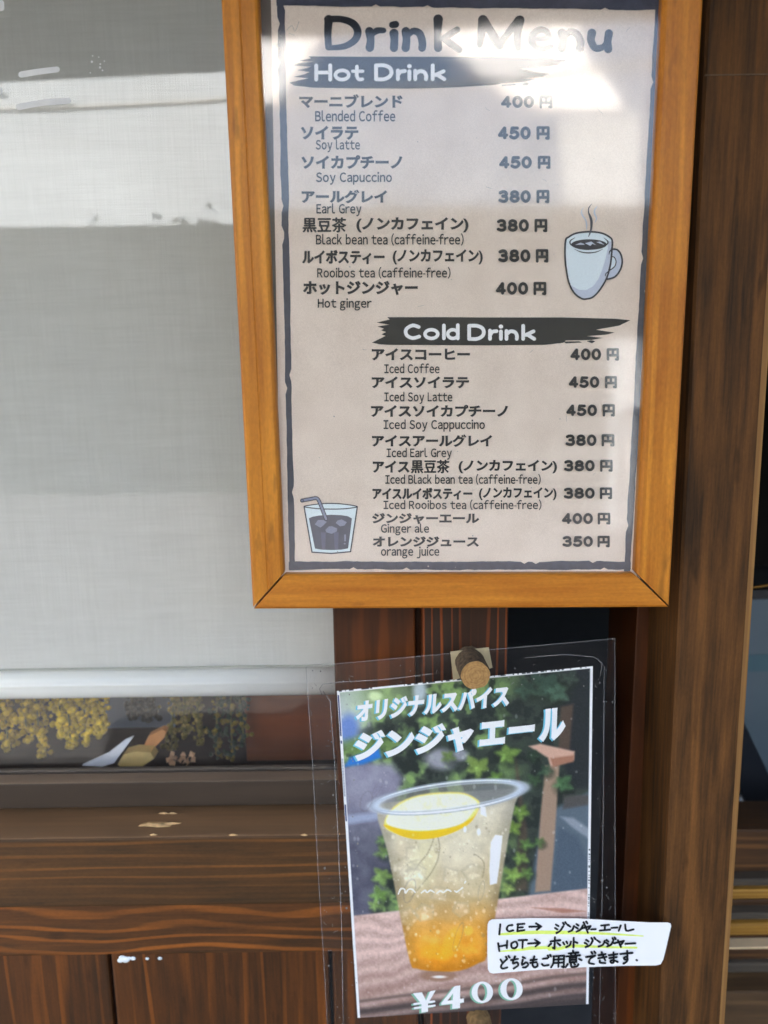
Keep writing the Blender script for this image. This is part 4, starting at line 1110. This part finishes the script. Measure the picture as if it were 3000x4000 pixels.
for (pts, c0_) in (([(1690, 3275), (1672, 3330), (1640, 3370), (1606, 3420), (1570, 3480)], None), ([(1690, 3275), (1715, 3290), (1712, 3350), (1690, 3400), (1660, 3440), (1600, 3500)], None), ([(1850, 3340), (1890, 3370), (1880, 3430)], None)):
    pts = smooth_loop(pts, 6)[:6 * (len(pts) - 1)]
    for i in range(len(pts) - 1):
        x1, y1 = pts[i]; x2, y2 = pts[i + 1]
        t = np.clip(((Xp - x1) * (x2 - x1) + (Yp - y1) * (y2 - y1)) / ((x2 - x1) ** 2 + (y2 - y1) ** 2), 0, 1)
        put(np.exp(-(np.hypot(Xp - x1 - t * (x2 - x1), Yp - y1 - t * (y2 - y1)) / 2.6) ** 2), (120, 106, 80), .4)
# mouth of the cup, lemon, rim
ir = np.random.RandomState(21)
for k in range(13):
    cx, cy = ir.uniform(1560, 1930), ir.uniform(3290, 3600)
    if cx > 1990 - (cy - 3100) * .16: continue
    r_ = ir.uniform(34, 58); a0 = ir.uniform(0, 6); nn = ir.randint(4, 6)
    q_ = [(cx + r_ * ir.uniform(.8, 1.15) * math.cos(a0 + 2 * math.pi * i / nn), cy + r_ * ir.uniform(.7, 1.0) * math.sin(a0 + 2 * math.pi * i / nn)) for i in range(nn)]
    mi_ = pmask(q_, 4); mo_ = pmask([(cx + (x - cx) * .8 + 4, cy + (y - cy) * .8 + 4) for x, y in q_], 6)
    put(mi_ * cup, (214, 208, 186), .20); put(np.clip(mi_ - mo_, 0, 1) * cup, (112, 100, 74), .20); put(mo_ * cup * sstep(.5, .7, n3), (236, 232, 214), .22)
for k in range(260):
    cx, cy = ir.uniform(1500, 1990), ir.uniform(3200, 3780); r_ = abs(ir.normal(0, 2.6)) + 1.2
    put(emask(cx, cy, r_, r_ * 1.2, 0, .5) * cup, (228, 222, 202) if k % 3 else (120, 104, 74), .35)
put(emask(1752, 3113, 296, 54, -0.125, .04), (124, 124, 116), .62)
put(emask(1930, 3098, 110, 36, -0.125, .3), (92, 96, 98), .6)
put(pmask(smooth_loop([(1500, 3225), (1560, 3262), (1640, 3278), (1740, 3262), (1830, 3218), (1872, 3150), (1860, 3120), (1790, 3095), (1640, 3105), (1540, 3150)], 4), 5), (212, 192, 96))
put(pmask(smooth_loop([(1498, 3222), (1560, 3262), (1640, 3279), (1740, 3263), (1832, 3218), (1870, 3160), (1850, 3190), (1810, 3212), (1740, 3236), (1640, 3248), (1560, 3236)], 4), 3), (218, 164, 30))
put(pmask(smooth_loop([(1508, 3212), (1570, 3238), (1660, 3244), (1760, 3232), (1820, 3206), (1862, 3146), (1850, 3122), (1790, 3101), (1640, 3111), (1546, 3154)], 4), 4), (206, 204, 180))
put(emask(1700, 3160, 120, 40, -.1, .8), (214, 212, 184), .6); put(sstep(.55, .7, n3) * emask(1700, 3160, 150, 50, -.1, .3), (190, 184, 150), .5)
def rimline(rx, ry, wd_, col, k, cy=3113, a0=-9, a1=9):
    c_, s_ = math.cos(-0.125), math.sin(-0.125)
    u = ((Xp - 1752) * c_ + (Yp - cy) * s_) / rx; v = (-(Xp - 1752) * s_ + (Yp - cy) * c_) / ry
    put(np.exp(-((np.hypot(u, v) - 1) * ry / wd_) ** 2) , col, k)
rimline(295, 54, 4.5, (214, 222, 230), .88); rimline(303, 60, 2.2, (120, 128, 140), .7); rimline(290, 48, 2.2, (130, 138, 150), .7); rimline(284, 43, 2.4, (176, 186, 196), .6)
put(pmask([(1918, 3290), (1935, 3262), (1962, 3265), (1950, 3380), (1940, 3450), (1915, 3456), (1912, 3400)], 4), (234, 238, 244))
put(pmask([(1878, 3150), (1895, 3152), (1900, 3190), (1878, 3180)], 5), (225, 230, 236), .8); put(emask(1816, 3240, 6, 12, 0, .4), (235, 235, 235), .8); put(emask(1870, 3250, 8, 14, 0, .4), (220, 222, 220), .7)
# water marks under the film and print grain
dr = np.random.RandomState(8)
for k in range(150):
    cx, cy = dr.uniform(1330, 2290), dr.uniform(2720, 3900)
    r_ = dr.uniform(2, 6); e_ = emask(cx, cy, r_, r_ * dr.uniform(1, 1.8), 0, .4)
    put(e_, (210, 208, 206), .22)
for (cx, cy, rx, ry, rot) in ((1430, 3130, 24, 42, .3), (1475, 3080, 12, 40, .5), (1350, 3140, 16, 40, .2), (1600, 3480, 22, 50, .3), (1480, 3350, 16, 26, .1), (1880, 3480, 12, 40, .2), (1790, 3660, 14, 60, .3)):
    o_ = emask(cx, cy, rx, ry, rot, .08) - emask(cx, cy, rx * .8, ry * .9, rot, .08)
    put(np.clip(o_, 0, 1), (90, 86, 90), .28)
img += (rs.rand(*Xp.shape)[..., None] - .5) * 9
# white trimmed edges of the print
def edge_band(i0, i1, j0, j1): img[j0:j1, i0:i1] = (222, 226, 228)
edge_band(0, 4, 0, NYp + 1); edge_band(NXp - 3, NXp + 1, 0, NYp + 1); edge_band(0, NXp + 1, 0, 3)
for k in range(60):
    i = rs.randint(0, NXp - 8); img[0:2, i:i + rs.randint(1, 6)] = (40, 44, 52)
img[6:60, 1:3] = (30, 48, 92); img[66:70, 1:3] = (30, 48, 92); img[90:140:2, 1:3] = (40, 60, 100); img[150:172, 1:3] = (30, 48, 92)
for k in range(40):
    j = rs.randint(230, 330); img[j, NXp - 2:NXp] = (50, 54, 60)
o = b.build('print', print_mat(), po, smooth=False)
cl = np.clip(img, 4, 240) / 255.0
cl = np.where(cl <= 0.04045, cl / 12.92, ((cl + 0.055) / 1.055) ** 2.4) / WL * 1.14
ca = o.data.color_attributes.new('ink', 'FLOAT_COLOR', 'POINT')
arr = np.ones((cl.shape[0] * cl.shape[1], 4), np.float32); arr[:, :3] = np.clip(cl, 0, 0.88).reshape(-1, 3)
ca.data.foreach_set('color', arr.ravel())

# poster lettering
b = MB()
def ptext(t, xa_, xb_, ya, yb, slope, bold, sh):
    b.text(t, xa_ - 7, xb_ - 7, ya + 3, yb + 3, PB, 0.00012, 1, bold, None, slope, sh)
    b.text(t, xa_, xb_, ya, yb, PB, 0.0002, 0, bold, None, slope, sh)
ptext('オリジナルスパイス', 1388, 1988, 2738, 2822, -0.108, 0.052, 6)
ptext('ジンジャ', 1380, 1846, 2862, 2982, -0.11, 0.058, 8)
ptext('エ', 1872, 1972, 2822, 2916, -0.11, 0.058, 4)
ptext('ー', 1986, 2088, 2840, 2868, -0.11, 0.04, 2)
ptext('ル', 2104, 2208, 2772, 2900, -0.11, 0.058, 4)
b.build('title_lettering', [plain('white_title_ink', A(226, 234, 236), .5, .02, 200), m_sky], po)
b = MB()
def price(dx, dy, mi, off):
    mv = lambda pts: [(x + dx, y + dy) for x, y in pts]
    b.poly(mv([(1613, 3880), (1648, 3876), (1664, 3908), (1680, 3872), (1702, 3868), (1672, 3920), (1672, 3952), (1646, 3956), (1646, 3922)]), PB, off, mi)
    b.stroke(mv([(1618, 3922), (1696, 3912)]), 8, PB, off, mi, False); b.stroke(mv([(1620, 3938), (1698, 3928)]), 8, PB, off, mi, False)
    b.poly(mv([(1724, 3918), (1776, 3852), (1798, 3849), (1797, 3902), (1812, 3900), (1812, 3916), (1797, 3918), (1797, 3938), (1766, 3941), (1767, 3921), (1724, 3926)]), PB, off, mi,
           [mv([(1748, 3909), (1768, 3907), (1770, 3880)])])
    for (cx, cy, rx, ry) in ((1884, 3876, 42, 42), (1998, 3864, 44, 43)):
        E = lambda a, c_: [(cx + a * math.cos(t) + dx, cy + c_ * math.sin(t) + dy) for t in (2 * math.pi * k / 26 for k in range(26))]
        b.poly(E(rx, ry), PB, off, mi, [E(rx * .45, ry * .8)])
price(-8, 3, 1, 0.00012); price(0, 0, 0, 0.0002)
b.build('price_lettering', [plain('white_price_ink', A(222, 232, 228), .5, .02, 200), m_grn], po)
b = MB()
for st in ([(1556, 3492), (1566, 3472), (1580, 3474), (1584, 3488), (1596, 3474), (1610, 3474), (1622, 3486)], [(1646, 3488), (1660, 3478), (1668, 3486), (1682, 3478), (1696, 3486)], [(1706, 3490), (1720, 3480), (1732, 3486), (1748, 3476), (1762, 3482)], [(1776, 3480), (1784, 3484), (1796, 3476), (1806, 3468)], [(1815, 3450), (1818, 3444)]):
    b.stroke(st, [5 + 2.5 * (k % 2) for k in range(len(st))], PB, 0.0002)
b.build('cup_script', plain('white_script_ink', A(208, 206, 196), .5, .04, 200), po)

# ------------------------------------------------------------------ handwritten label
hl = thing('handwritten_label', PL(2260, 3850), 'white rounded label with handwritten Japanese in black marker stuck over the poster', 'label')
Lq = lambda pts: [(1880 + 0.4702 * x, 3560 + 0.4702 * y) for x, y in pts]
b = MB()
outl = [(52, 110), (62, 82), (90, 66), (400, 56), (800, 58), (1100, 76), (1400, 92), (1545, 92), (1572, 100), (1578, 122), (1560, 200), (1530, 330), (1512, 400), (1490, 440), (1450, 450), (1200, 452), (900, 462), (500, 484), (200, 508), (100, 517), (70, 508), (54, 480), (50, 300)]
NXs = 40
# rounded sheet with thickness, cut into strips so it can bow
b.poly(Lq(outl), PL, 0.0003)
n0 = len(b.v)
pts_ = Lq(outl); n = len(pts_)
b.add([PL(x, y, 0.0003) for x, y in pts_] + [PL(x, y, 0.0) for x, y in pts_], [(i, (i + 1) % n, n + (i + 1) % n, n + i) for i in range(n)])
b.build('paper', m_white, hl)
b = MB()
b.stroke(Lq([(150, 192), (400, 176), (700, 176), (1000, 184), (1345, 205)]), [8, 14, 14, 10, 4], PL, 0.00045)
b.stroke(Lq([(160, 332), (330, 318), (420, 305), (620, 300)]), [5, 10, 14, 10], PL, 0.00045)
b.stroke(Lq([(560, 318), (640, 312), (760, 288), (1000, 296), (1290, 302)]), [8, 12, 13, 9, 8], PL, 0.00047)
b.build('highlighter_stroke', m_hi, hl)
b = MB()
HW = [[(158, 108), (150, 190)], [(258, 114), (225, 120), (212, 146), (230, 166), (264, 158)], [(305, 105), (300, 165)], [(300, 108), (358, 103)], [(302, 135), (345, 132)], [(300, 165), (358, 156)], [(400, 128), (495, 126)], [(455, 100), (498, 126)], [(498, 126), (462, 152)],
      [(620, 110), (640, 122)], [(612, 138), (632, 150)], [(625, 180), (655, 162), (680, 125)], [(678, 95), (688, 110)], [(698, 90), (708, 104)], [(718, 112), (740, 128)], [(725, 170), (755, 155), (770, 120)], [(790, 105), (806, 117)], [(782, 130), (800, 142)], [(790, 170), (825, 150), (845, 115)], [(850, 92), (858, 106)], [(872, 86), (882, 100)], [(835, 142), (908, 122)], [(908, 122), (892, 148)], [(862, 118), (886, 178)], [(912, 150), (950, 148)],
      [(995, 118), (1060, 112)], [(1028, 115), (1025, 155)], [(985, 160), (1070, 152)], [(1082, 138), (1130, 134)], [(1158, 118), (1142, 162)], [(1195, 110), (1200, 150), (1215, 162), (1264, 150)],
      [(140, 265), (150, 330)], [(215, 245), (212, 305)], [(145, 292), (215, 280)], [(275, 252), (250, 270), (254, 300), (280, 306), (300, 284), (292, 256), (275, 252)], [(310, 240), (380, 238)], [(345, 240), (342, 305)], [(390, 268), (480, 262)], [(445, 235), (485, 262)], [(485, 262), (450, 292)],
      [(575, 250), (655, 240)], [(612, 215), (608, 310)], [(608, 310), (595, 303)], [(580, 268), (558, 290)], [(632, 262), (655, 282)], [(680, 258), (690, 275)], [(708, 252), (716, 268)], [(745, 252), (735, 280), (705, 298)], [(768, 220), (766, 298)], [(768, 250), (798, 262)],
      [(872, 238), (892, 250)], [(860, 262), (880, 274)], [(868, 296), (905, 280), (925, 245)], [(915, 222), (925, 236)], [(938, 216), (948, 230)], [(962, 240), (985, 256)], [(975, 292), (1010, 278), (1025, 245)], [(1040, 238), (1056, 250)], [(1035, 260), (1052, 270)], [(1045, 292), (1080, 275), (1098, 240)], [(1090, 222), (1098, 236)], [(1108, 216), (1116, 230)], [(1105, 265), (1185, 245)], [(1185, 245), (1165, 272)], [(1135, 240), (1160, 295)], [(1198, 270), (1280, 265)],
      [(160, 400), (178, 430)], [(215, 395), (175, 435), (164, 462), (180, 476), (215, 466)], [(205, 378), (215, 392)], [(226, 370), (236, 384)], [(248, 405), (305, 395)], [(280, 375), (262, 432), (296, 424), (306, 448), (270, 475)], [(345, 380), (365, 390)], [(345, 402), (338, 445), (372, 425), (390, 442), (370, 464), (345, 466)],
      [(440, 375), (426, 440), (440, 465), (466, 456), (466, 436)], [(410, 405), (462, 400)], [(408, 428), (460, 422)], [(510, 395), (550, 390)], [(505, 438), (520, 452), (558, 445)], [(552, 368), (560, 382)], [(572, 362), (580, 376)],
      [(602, 375), (598, 430), (580, 465)], [(600, 375), (688, 368)], [(688, 368), (685, 465)], [(685, 465), (670, 460)], [(602, 402), (685, 396)], [(600, 430), (685, 425)], [(643, 372), (640, 462)],
      [(762, 325), (764, 345)], [(725, 350), (805, 342)], [(742, 352), (750, 368)], [(785, 346), (778, 365)], [(705, 375), (820, 365)], [(735, 385), (735, 425)], [(735, 385), (790, 380)], [(790, 380), (788, 420)], [(738, 403), (788, 400)], [(738, 424), (788, 420)], [(718, 438), (700, 465)], [(745, 436), (752, 462), (796, 456), (806, 440)], [(770, 432), (778, 442)], [(812, 395), (832, 405)],
      [(872, 380), (945, 368)], [(945, 368), (905, 395), (896, 428), (936, 438)], [(915, 338), (924, 352)], [(938, 332), (947, 346)], [(975, 365), (1032, 355)], [(972, 390), (1040, 378)], [(1000, 340), (1030, 408)], [(985, 408), (988, 426), (1030, 430)], [(1060, 365), (1130, 355)], [(1065, 388), (1125, 380)], [(1098, 340), (1100, 418), (1080, 428), (1075, 412), (1098, 406), (1132, 420)],
      [(1155, 355), (1255, 345)], [(1212, 328), (1213, 392), (1192, 400), (1186, 386), (1204, 378), (1216, 396), (1206, 420), (1182, 434)], [(1289, 404), (1294, 407)]]
for st in HW: b.stroke(Lq(st), [8.2 + 0.9 * math.sin(3.1 * (st[0][0] + k)) for k in range(len(st))], PL, 0.0006)
b.build('handwriting', m_pen, hl)

# ------------------------------------------------------------------ log pins
def log_pin(fx, fy, yf, yb, r, label, pad):
    c = P(fx, fy, yf)
    t = thing('log_pin', (c.x, yb, c.z), label, 'pin', 'sliced log pins holding the poster')
    b = MB(); n = 40; rr = random.Random(int(fx))
    prof = [1 + 0.05 * mnoise.noise(Vector((math.cos(2 * math.pi * k / n) * 2, math.sin(2 * math.pi * k / n) * 2, fx))) + 0.02 * rr.uniform(-1, 1) for k in range(n)]
    rows = 10; vs = []
    for j in range(rows + 1):
        y = yf + (yb - yf) * j / rows
        k_ = (0.97 if j == 0 else 1.0) * (1 + 0.01 * rr.uniform(-1, 1))
        for k in range(n):
            a = 2 * math.pi * k / n
            q_ = prof[k] * (1 + 0.02 * rr.uniform(-1, 1))
            vs.append((c.x + r * k_ * q_ * math.cos(a) + (y - yf) * -0.05, y, c.z + r * k_ * q_ * math.sin(a)))
    b.add(vs, [(j * n + k, j * n + (k + 1) % n, (j + 1) * n + (k + 1) % n, (j + 1) * n + k) for j in range(rows) for k in range(n)])
    b.add(vs[-n:], [tuple(range(n))])
    b.build('bark', m_bark if pad else plain('pale_bark', A(120, 94, 58), 0.9, 0.4, 300, bump=1.0), t, smooth=True)
    b = MB(); f = [(c.x + (v[0] - c.x) * 0.985, yf - 0.0003, c.z + (v[2] - c.z) * 0.985) for v in vs[:n]]
    b.add(f + [(c.x, yf - 0.0007, c.z)], [((k + 1) % n, k, n) for k in range(n)])
    o = b.build('cut_face', m_cut, t, smooth=True)
    # move the mesh origin to the middle of the face so that its rings are centred
    dv = Vector((0, yf - yb, 0)); o.location = dv
    for v in o.data.vertices: v.co -= dv
    if pad:
        b = MB(); q_ = [PB(x, y, 0.0012) for x, y in pad]; q2 = [PB(x, y, 0.0009) for x, y in pad]
        b.add(q_ + q2, [(0, 3, 2, 1), (0, 1, 5, 4), (1, 2, 6, 5), (2, 3, 7, 6), (3, 0, 4, 7)])
        b.build('tape_pad', m_tape, t)
    return t
log_pin(1857, 2637, 0.005, 0.029, 0.0094, 'small bark-covered log pin on beige tape at the top of the poster', [(1759, 2545), (1909, 2528), (1924, 2608), (1770, 2658)])
log_pin(1884, 4052, 0.012, 0.028, 0.0082, 'log pin under the price at the bottom edge of the picture', None)

# ------------------------------------------------------------------ dried flowers and things on the ledge behind the glass
def bunch(lobes, top, Y, ca_, cb_, label, cnt, seed, rmin=0.0018, rmax=0.0036):
    rr = random.Random(seed)
    c = P(sum(l[0] for l in lobes) / len(lobes), 2800, Y)
    t = thing('dried_flower_bunch', c, label, 'dried flowers', 'dried flower bunches hung behind the window')
    b = MB(); st = MB()
    ico = bmesh.new(); bmesh.ops.create_icosphere(ico, subdivisions=1, radius=1.0)
    iv = [v.co.copy() for v in ico.verts]; fi = [[v.index for v in f.verts] for f in ico.faces]; ico.free()
    for (lx, ly, tx, wd) in lobes:
        e = P(lx, ly, Y); s_ = P(tx, top, Y + 0.01)
        mid = s_.lerp(e, 0.5) + Vector((0, -0.004, 0.0))
        path = [s_.lerp(mid, k / 5) if k < 5 else mid.lerp(e, (k - 5) / 5) for k in range(11)]
        st.tube(path, 0.0008, 5)
        W = wd * 0.34 / 3005
        for k in range(cnt):
            u = rr.random() ** 0.8
            q_ = s_.lerp(e, u)
            ww = W * (1.0 - 0.55 * u ** 3)
            off = Vector((rr.gauss(0, .5), rr.gauss(0, .5), rr.gauss(0, .25))) * ww
            r = rr.uniform(rmin, rmax)
            b.add([q_ + off + v * r for v in iv], fi, 1 if rr.random() < 0.4 else 0)
    st.build('stem', plain('dry_stem', A(88, 84, 40), .9), t)
    b.build('blossom', [plain('dried_blossom', ca_, .9, .3, 200), plain('dried_blossom_pale', cb_, .9, .3, 200)], t, smooth=True)
bunch([(34, 2925, 20, 110), (-60, 2900, -60, 120), (110, 2890, 90, 110), (165, 2955, 140, 90)], 2620, 0.2, A(140, 112, 12), A(186, 152, 30), 'yellow dried mimosa bunch hanging at the left end of the window', 90, 1)
bunch([(240, 2880, 240, 80), (278, 2930, 270, 90), (340, 2905, 330, 90), (400, 2870, 375, 80)], 2620, 0.2, A(158, 130, 10), A(200, 166, 26), 'brighter yellow dried mimosa bunch above the white paper', 90, 2)
bunch([(520, 2800, 520, 100), (590, 2815, 580, 100)], 2620, 0.26, A(58, 58, 52), A(72, 70, 60), 'small grey-brown dried bunch half hidden behind the blind', 90, 3)
bunch([(670, 2930, 690, 80), (720, 2880, 730, 90), (780, 2900, 770, 80)], 2620, 0.2, A(104, 92, 40), A(128, 108, 52), 'olive dried bunch above the tan petals', 80, 4, .0013, .0028)
bunch([(850, 2960, 850, 100), (910, 2965, 900, 100), (955, 2900, 930, 80)], 2620, 0.2, A(44, 56, 38), A(110, 94, 30), 'dark green dried bunch in front of the red-brown board', 90, 5, .0013, .0028)
zL = zin - 0.002
def led(px, py):
    d = ray(px, py); return CAM + d * ((zL - CAM.z) / d.z)
ZZ = lambda a, c_: (0.7535 * a, 2680 + 0.7535 * c_)
def solid(pts, Y, th, name, m, parent=None):
    q_ = [P(*ZZ(*p), Y) for p in pts]
    return slab(q_[::1], Y + 0.0, -th, name, m, parent)
o = solid([(425, 412), (530, 418), (590, 400), (690, 265), (650, 280), (560, 350)], 0.150, 0.003, 'folded_paper', m_white); set_tag(o, 'folded white paper lying on the window ledge below the yellow flowers', 'paper')
dp = thing('wooden_scoop', P(*ZZ(680, 410), 0.155), 'light wooden scoop with a raised tan handle lying on the window ledge', 'scoop')
solid([(610, 405), (640, 355), (700, 340), (780, 345), (800, 375), (740, 415), (620, 416)], 0.153, 0.012, 'bowl', plain('scoop_wood', A(204, 172, 104), .6, .1, 90), dp)
solid([(735, 330), (770, 260), (840, 225), (862, 235), (850, 270), (800, 320), (780, 362), (745, 360)], 0.168, 0.008, 'handle', plain('scoop_handle_wood', A(186, 128, 76), .6, .1, 90), dp)
b = MB(); rr = random.Random(9)
for k in range(26):
    q_ = P(*ZZ(rr.uniform(862, 1015), rr.uniform(350, 402)), 0.155)
    d1 = Vector((rr.gauss(0, 1), rr.gauss(0, 1), rr.gauss(0, 1))).normalized(); d2 = d1.orthogonal().normalized(); s_ = rr.uniform(.0015, .0034)
    b.add([q_ - d1 * s_, q_ + d2 * s_ + d1.cross(d2) * .001, q_ + d1 * s_, q_ - d2 * s_ + d1.cross(d2) * .001], [(0, 1, 2, 3)])
set_tag(b.build('dried_petals', plain('tan_petals', A(190, 150, 112), .8, .2, 100)), 'scatter of curled tan dried petals on the window ledge', 'petals', kind='stuff')
bd = thing('display_board', P(1150, 2985, 0.21), 'plain red-brown board standing inside the window beside the dark bunch', 'board')
b = MB(); b.box(P(960, 2900, 0.215).x, P(1420, 2900, 0.215).x, 0.215, 0.235, zL - 0.02, 1.75); b.build('panel', wood('red_brown_board', A(100, 48, 16), A(132, 68, 26), 'X', .03, .5, .3, .5, 0, .5, 50), bd, bevel=.001)
gb = thing('grey_card', P(540, 2850, 0.3), 'grey card standing behind the small brown bunch inside the window', 'card')
b = MB(); b.box(P(410, 2800, 0.3).x, P(680, 2800, 0.3).x, 0.3, 0.304, P(540, 2842, 0.3).z, 1.6); b.build('panel', plain('grey_card', A(120, 128, 136), .8, .05, 40), gb)
it = thing('inner_table', (P(600, 2990, 0.3).x, 0.4, 0.0), 'dark brown table behind the window ledge', 'table')
b = MB(); b.box(x0, P(1400, 2990, .3).x, 0.174, 0.9, zL - 0.135, zL - 0.112); b.build('tabletop', wood('inner_table_wood', A(50, 38, 34), A(74, 54, 44), 'X', .02, .8, .3, .6, 0, .5, 60), it, bevel=.001)
for lx in (x0 + .05, P(1300, 2990, .3).x):
    for ly in (0.22, 0.85):
        b = MB(); b.box(lx - .02, lx + .02, ly - .02, ly + .02, 0.01, zL - .1355); b.build('leg', m_in, it)

# ------------------------------------------------------------------ beyond the doorway at the right
YQ = 0.24
rk = thing('slatted_bench', P(2950, 4100, YQ), 'slatted wooden bench of dark boards and pale bamboo strips beyond the post', 'bench')
rows = [(3240, 3432, m_slat, 0.0), (3434, 3474, m_slatg, -.012), (3476, 3512, m_bamboo, -.018), (3514, 3566, m_slat, 0.0), (3568, 3606, m_slatg, -.012), (3608, 3654, m_bamboo, -.018), (3658, 3752, m_slat, 0.0), (3764, 3806, m_slatg, -.006), (3808, 3868, m_slat, -.004), (3872, 4150, m_slatw, -.03)]
for (ya, yb, m, dy) in rows:
    b = MB(); a_ = P(2640, (ya + yb) / 2, YQ + dy); c_ = P(4200, (ya + yb) / 2, YQ + dy)
    zt_, zb_ = P(2950, ya, YQ + dy).z, P(2950, yb, YQ + dy).z
    b.box(a_.x, c_.x, YQ + dy, YQ + 0.05, zb_, zt_)
    b.build('bamboo_slat' if m is m_bamboo else 'slat', m, rk, bevel=0.002)
b = MB(); zt_ = P(2950, 3757, YQ - .03).z
b.box(P(2640, 3757, YQ).x, P(4200, 3757, YQ).x, YQ - 0.012, YQ + 0.02, zt_ - 0.0012, zt_ + 0.0008); b.build('trim_strip', plain('pale_trim', A(196, 172, 136), .5), rk)
YK = 0.42
sg = thing('signboard', P(2960, 3230, YK), 'grey-blue signboard with a black edge and white strip leaning beyond the post', 'signboard')
slab([P(x, y, YK) for x, y in ((2900, 2345), (3600, 2320), (3600, 3400), (3180, 3400), (2905, 2820))], YK, -0.004, 'grey_panel', plain('grey_panel', A(68, 79, 86), .5, .06, 20), sg)
slab([P(x, y, YK) for x, y in ((2898, 2560), (3600, 2525), (3600, 2590), (2898, 2625))], YK - 0.0006, -0.0005, 'blue_band', plain('blue_band', A(52, 76, 84), .5, .06, 20), sg)
slab([P(x, y, YK) for x, y in ((2880, 2790), (2908, 2822), (3185, 3402), (3185, 3460), (2980, 3300), (2870, 3020))], YK + 0.001, -0.01, 'black_edge', plain('black_rubber_edge', A(24, 27, 32), .4, .05, 30), sg)
slab([P(x, y, YK - .02) for x, y in ((2885, 3118), (2896, 3112), (2960, 3248), (2948, 3252))], YK - 0.02, -0.004, 'white_strip', plain('white_strip', A(206, 208, 214), .4, .02, 30), sg)
slab([P(x, y, YK + .01) for x, y in ((2880, 2300), (3600, 2280), (3600, 2345), (2880, 2352))], YK + 0.002, -0.012, 'top_edge', plain('black_top_edge', A(14, 14, 16), .5, .05, 30), sg)
sk = thing('bamboo_stick', P(2960, 2290, .40), 'thin tan bamboo stick above the grey signboard', 'stick')
b = MB(); b.tube([P(2900, 2302, .40), P(3100, 2270, .40), P(3500, 2225, .42)], 0.0011, 8); b.build('cane', m_bamboo, sk, smooth=True)
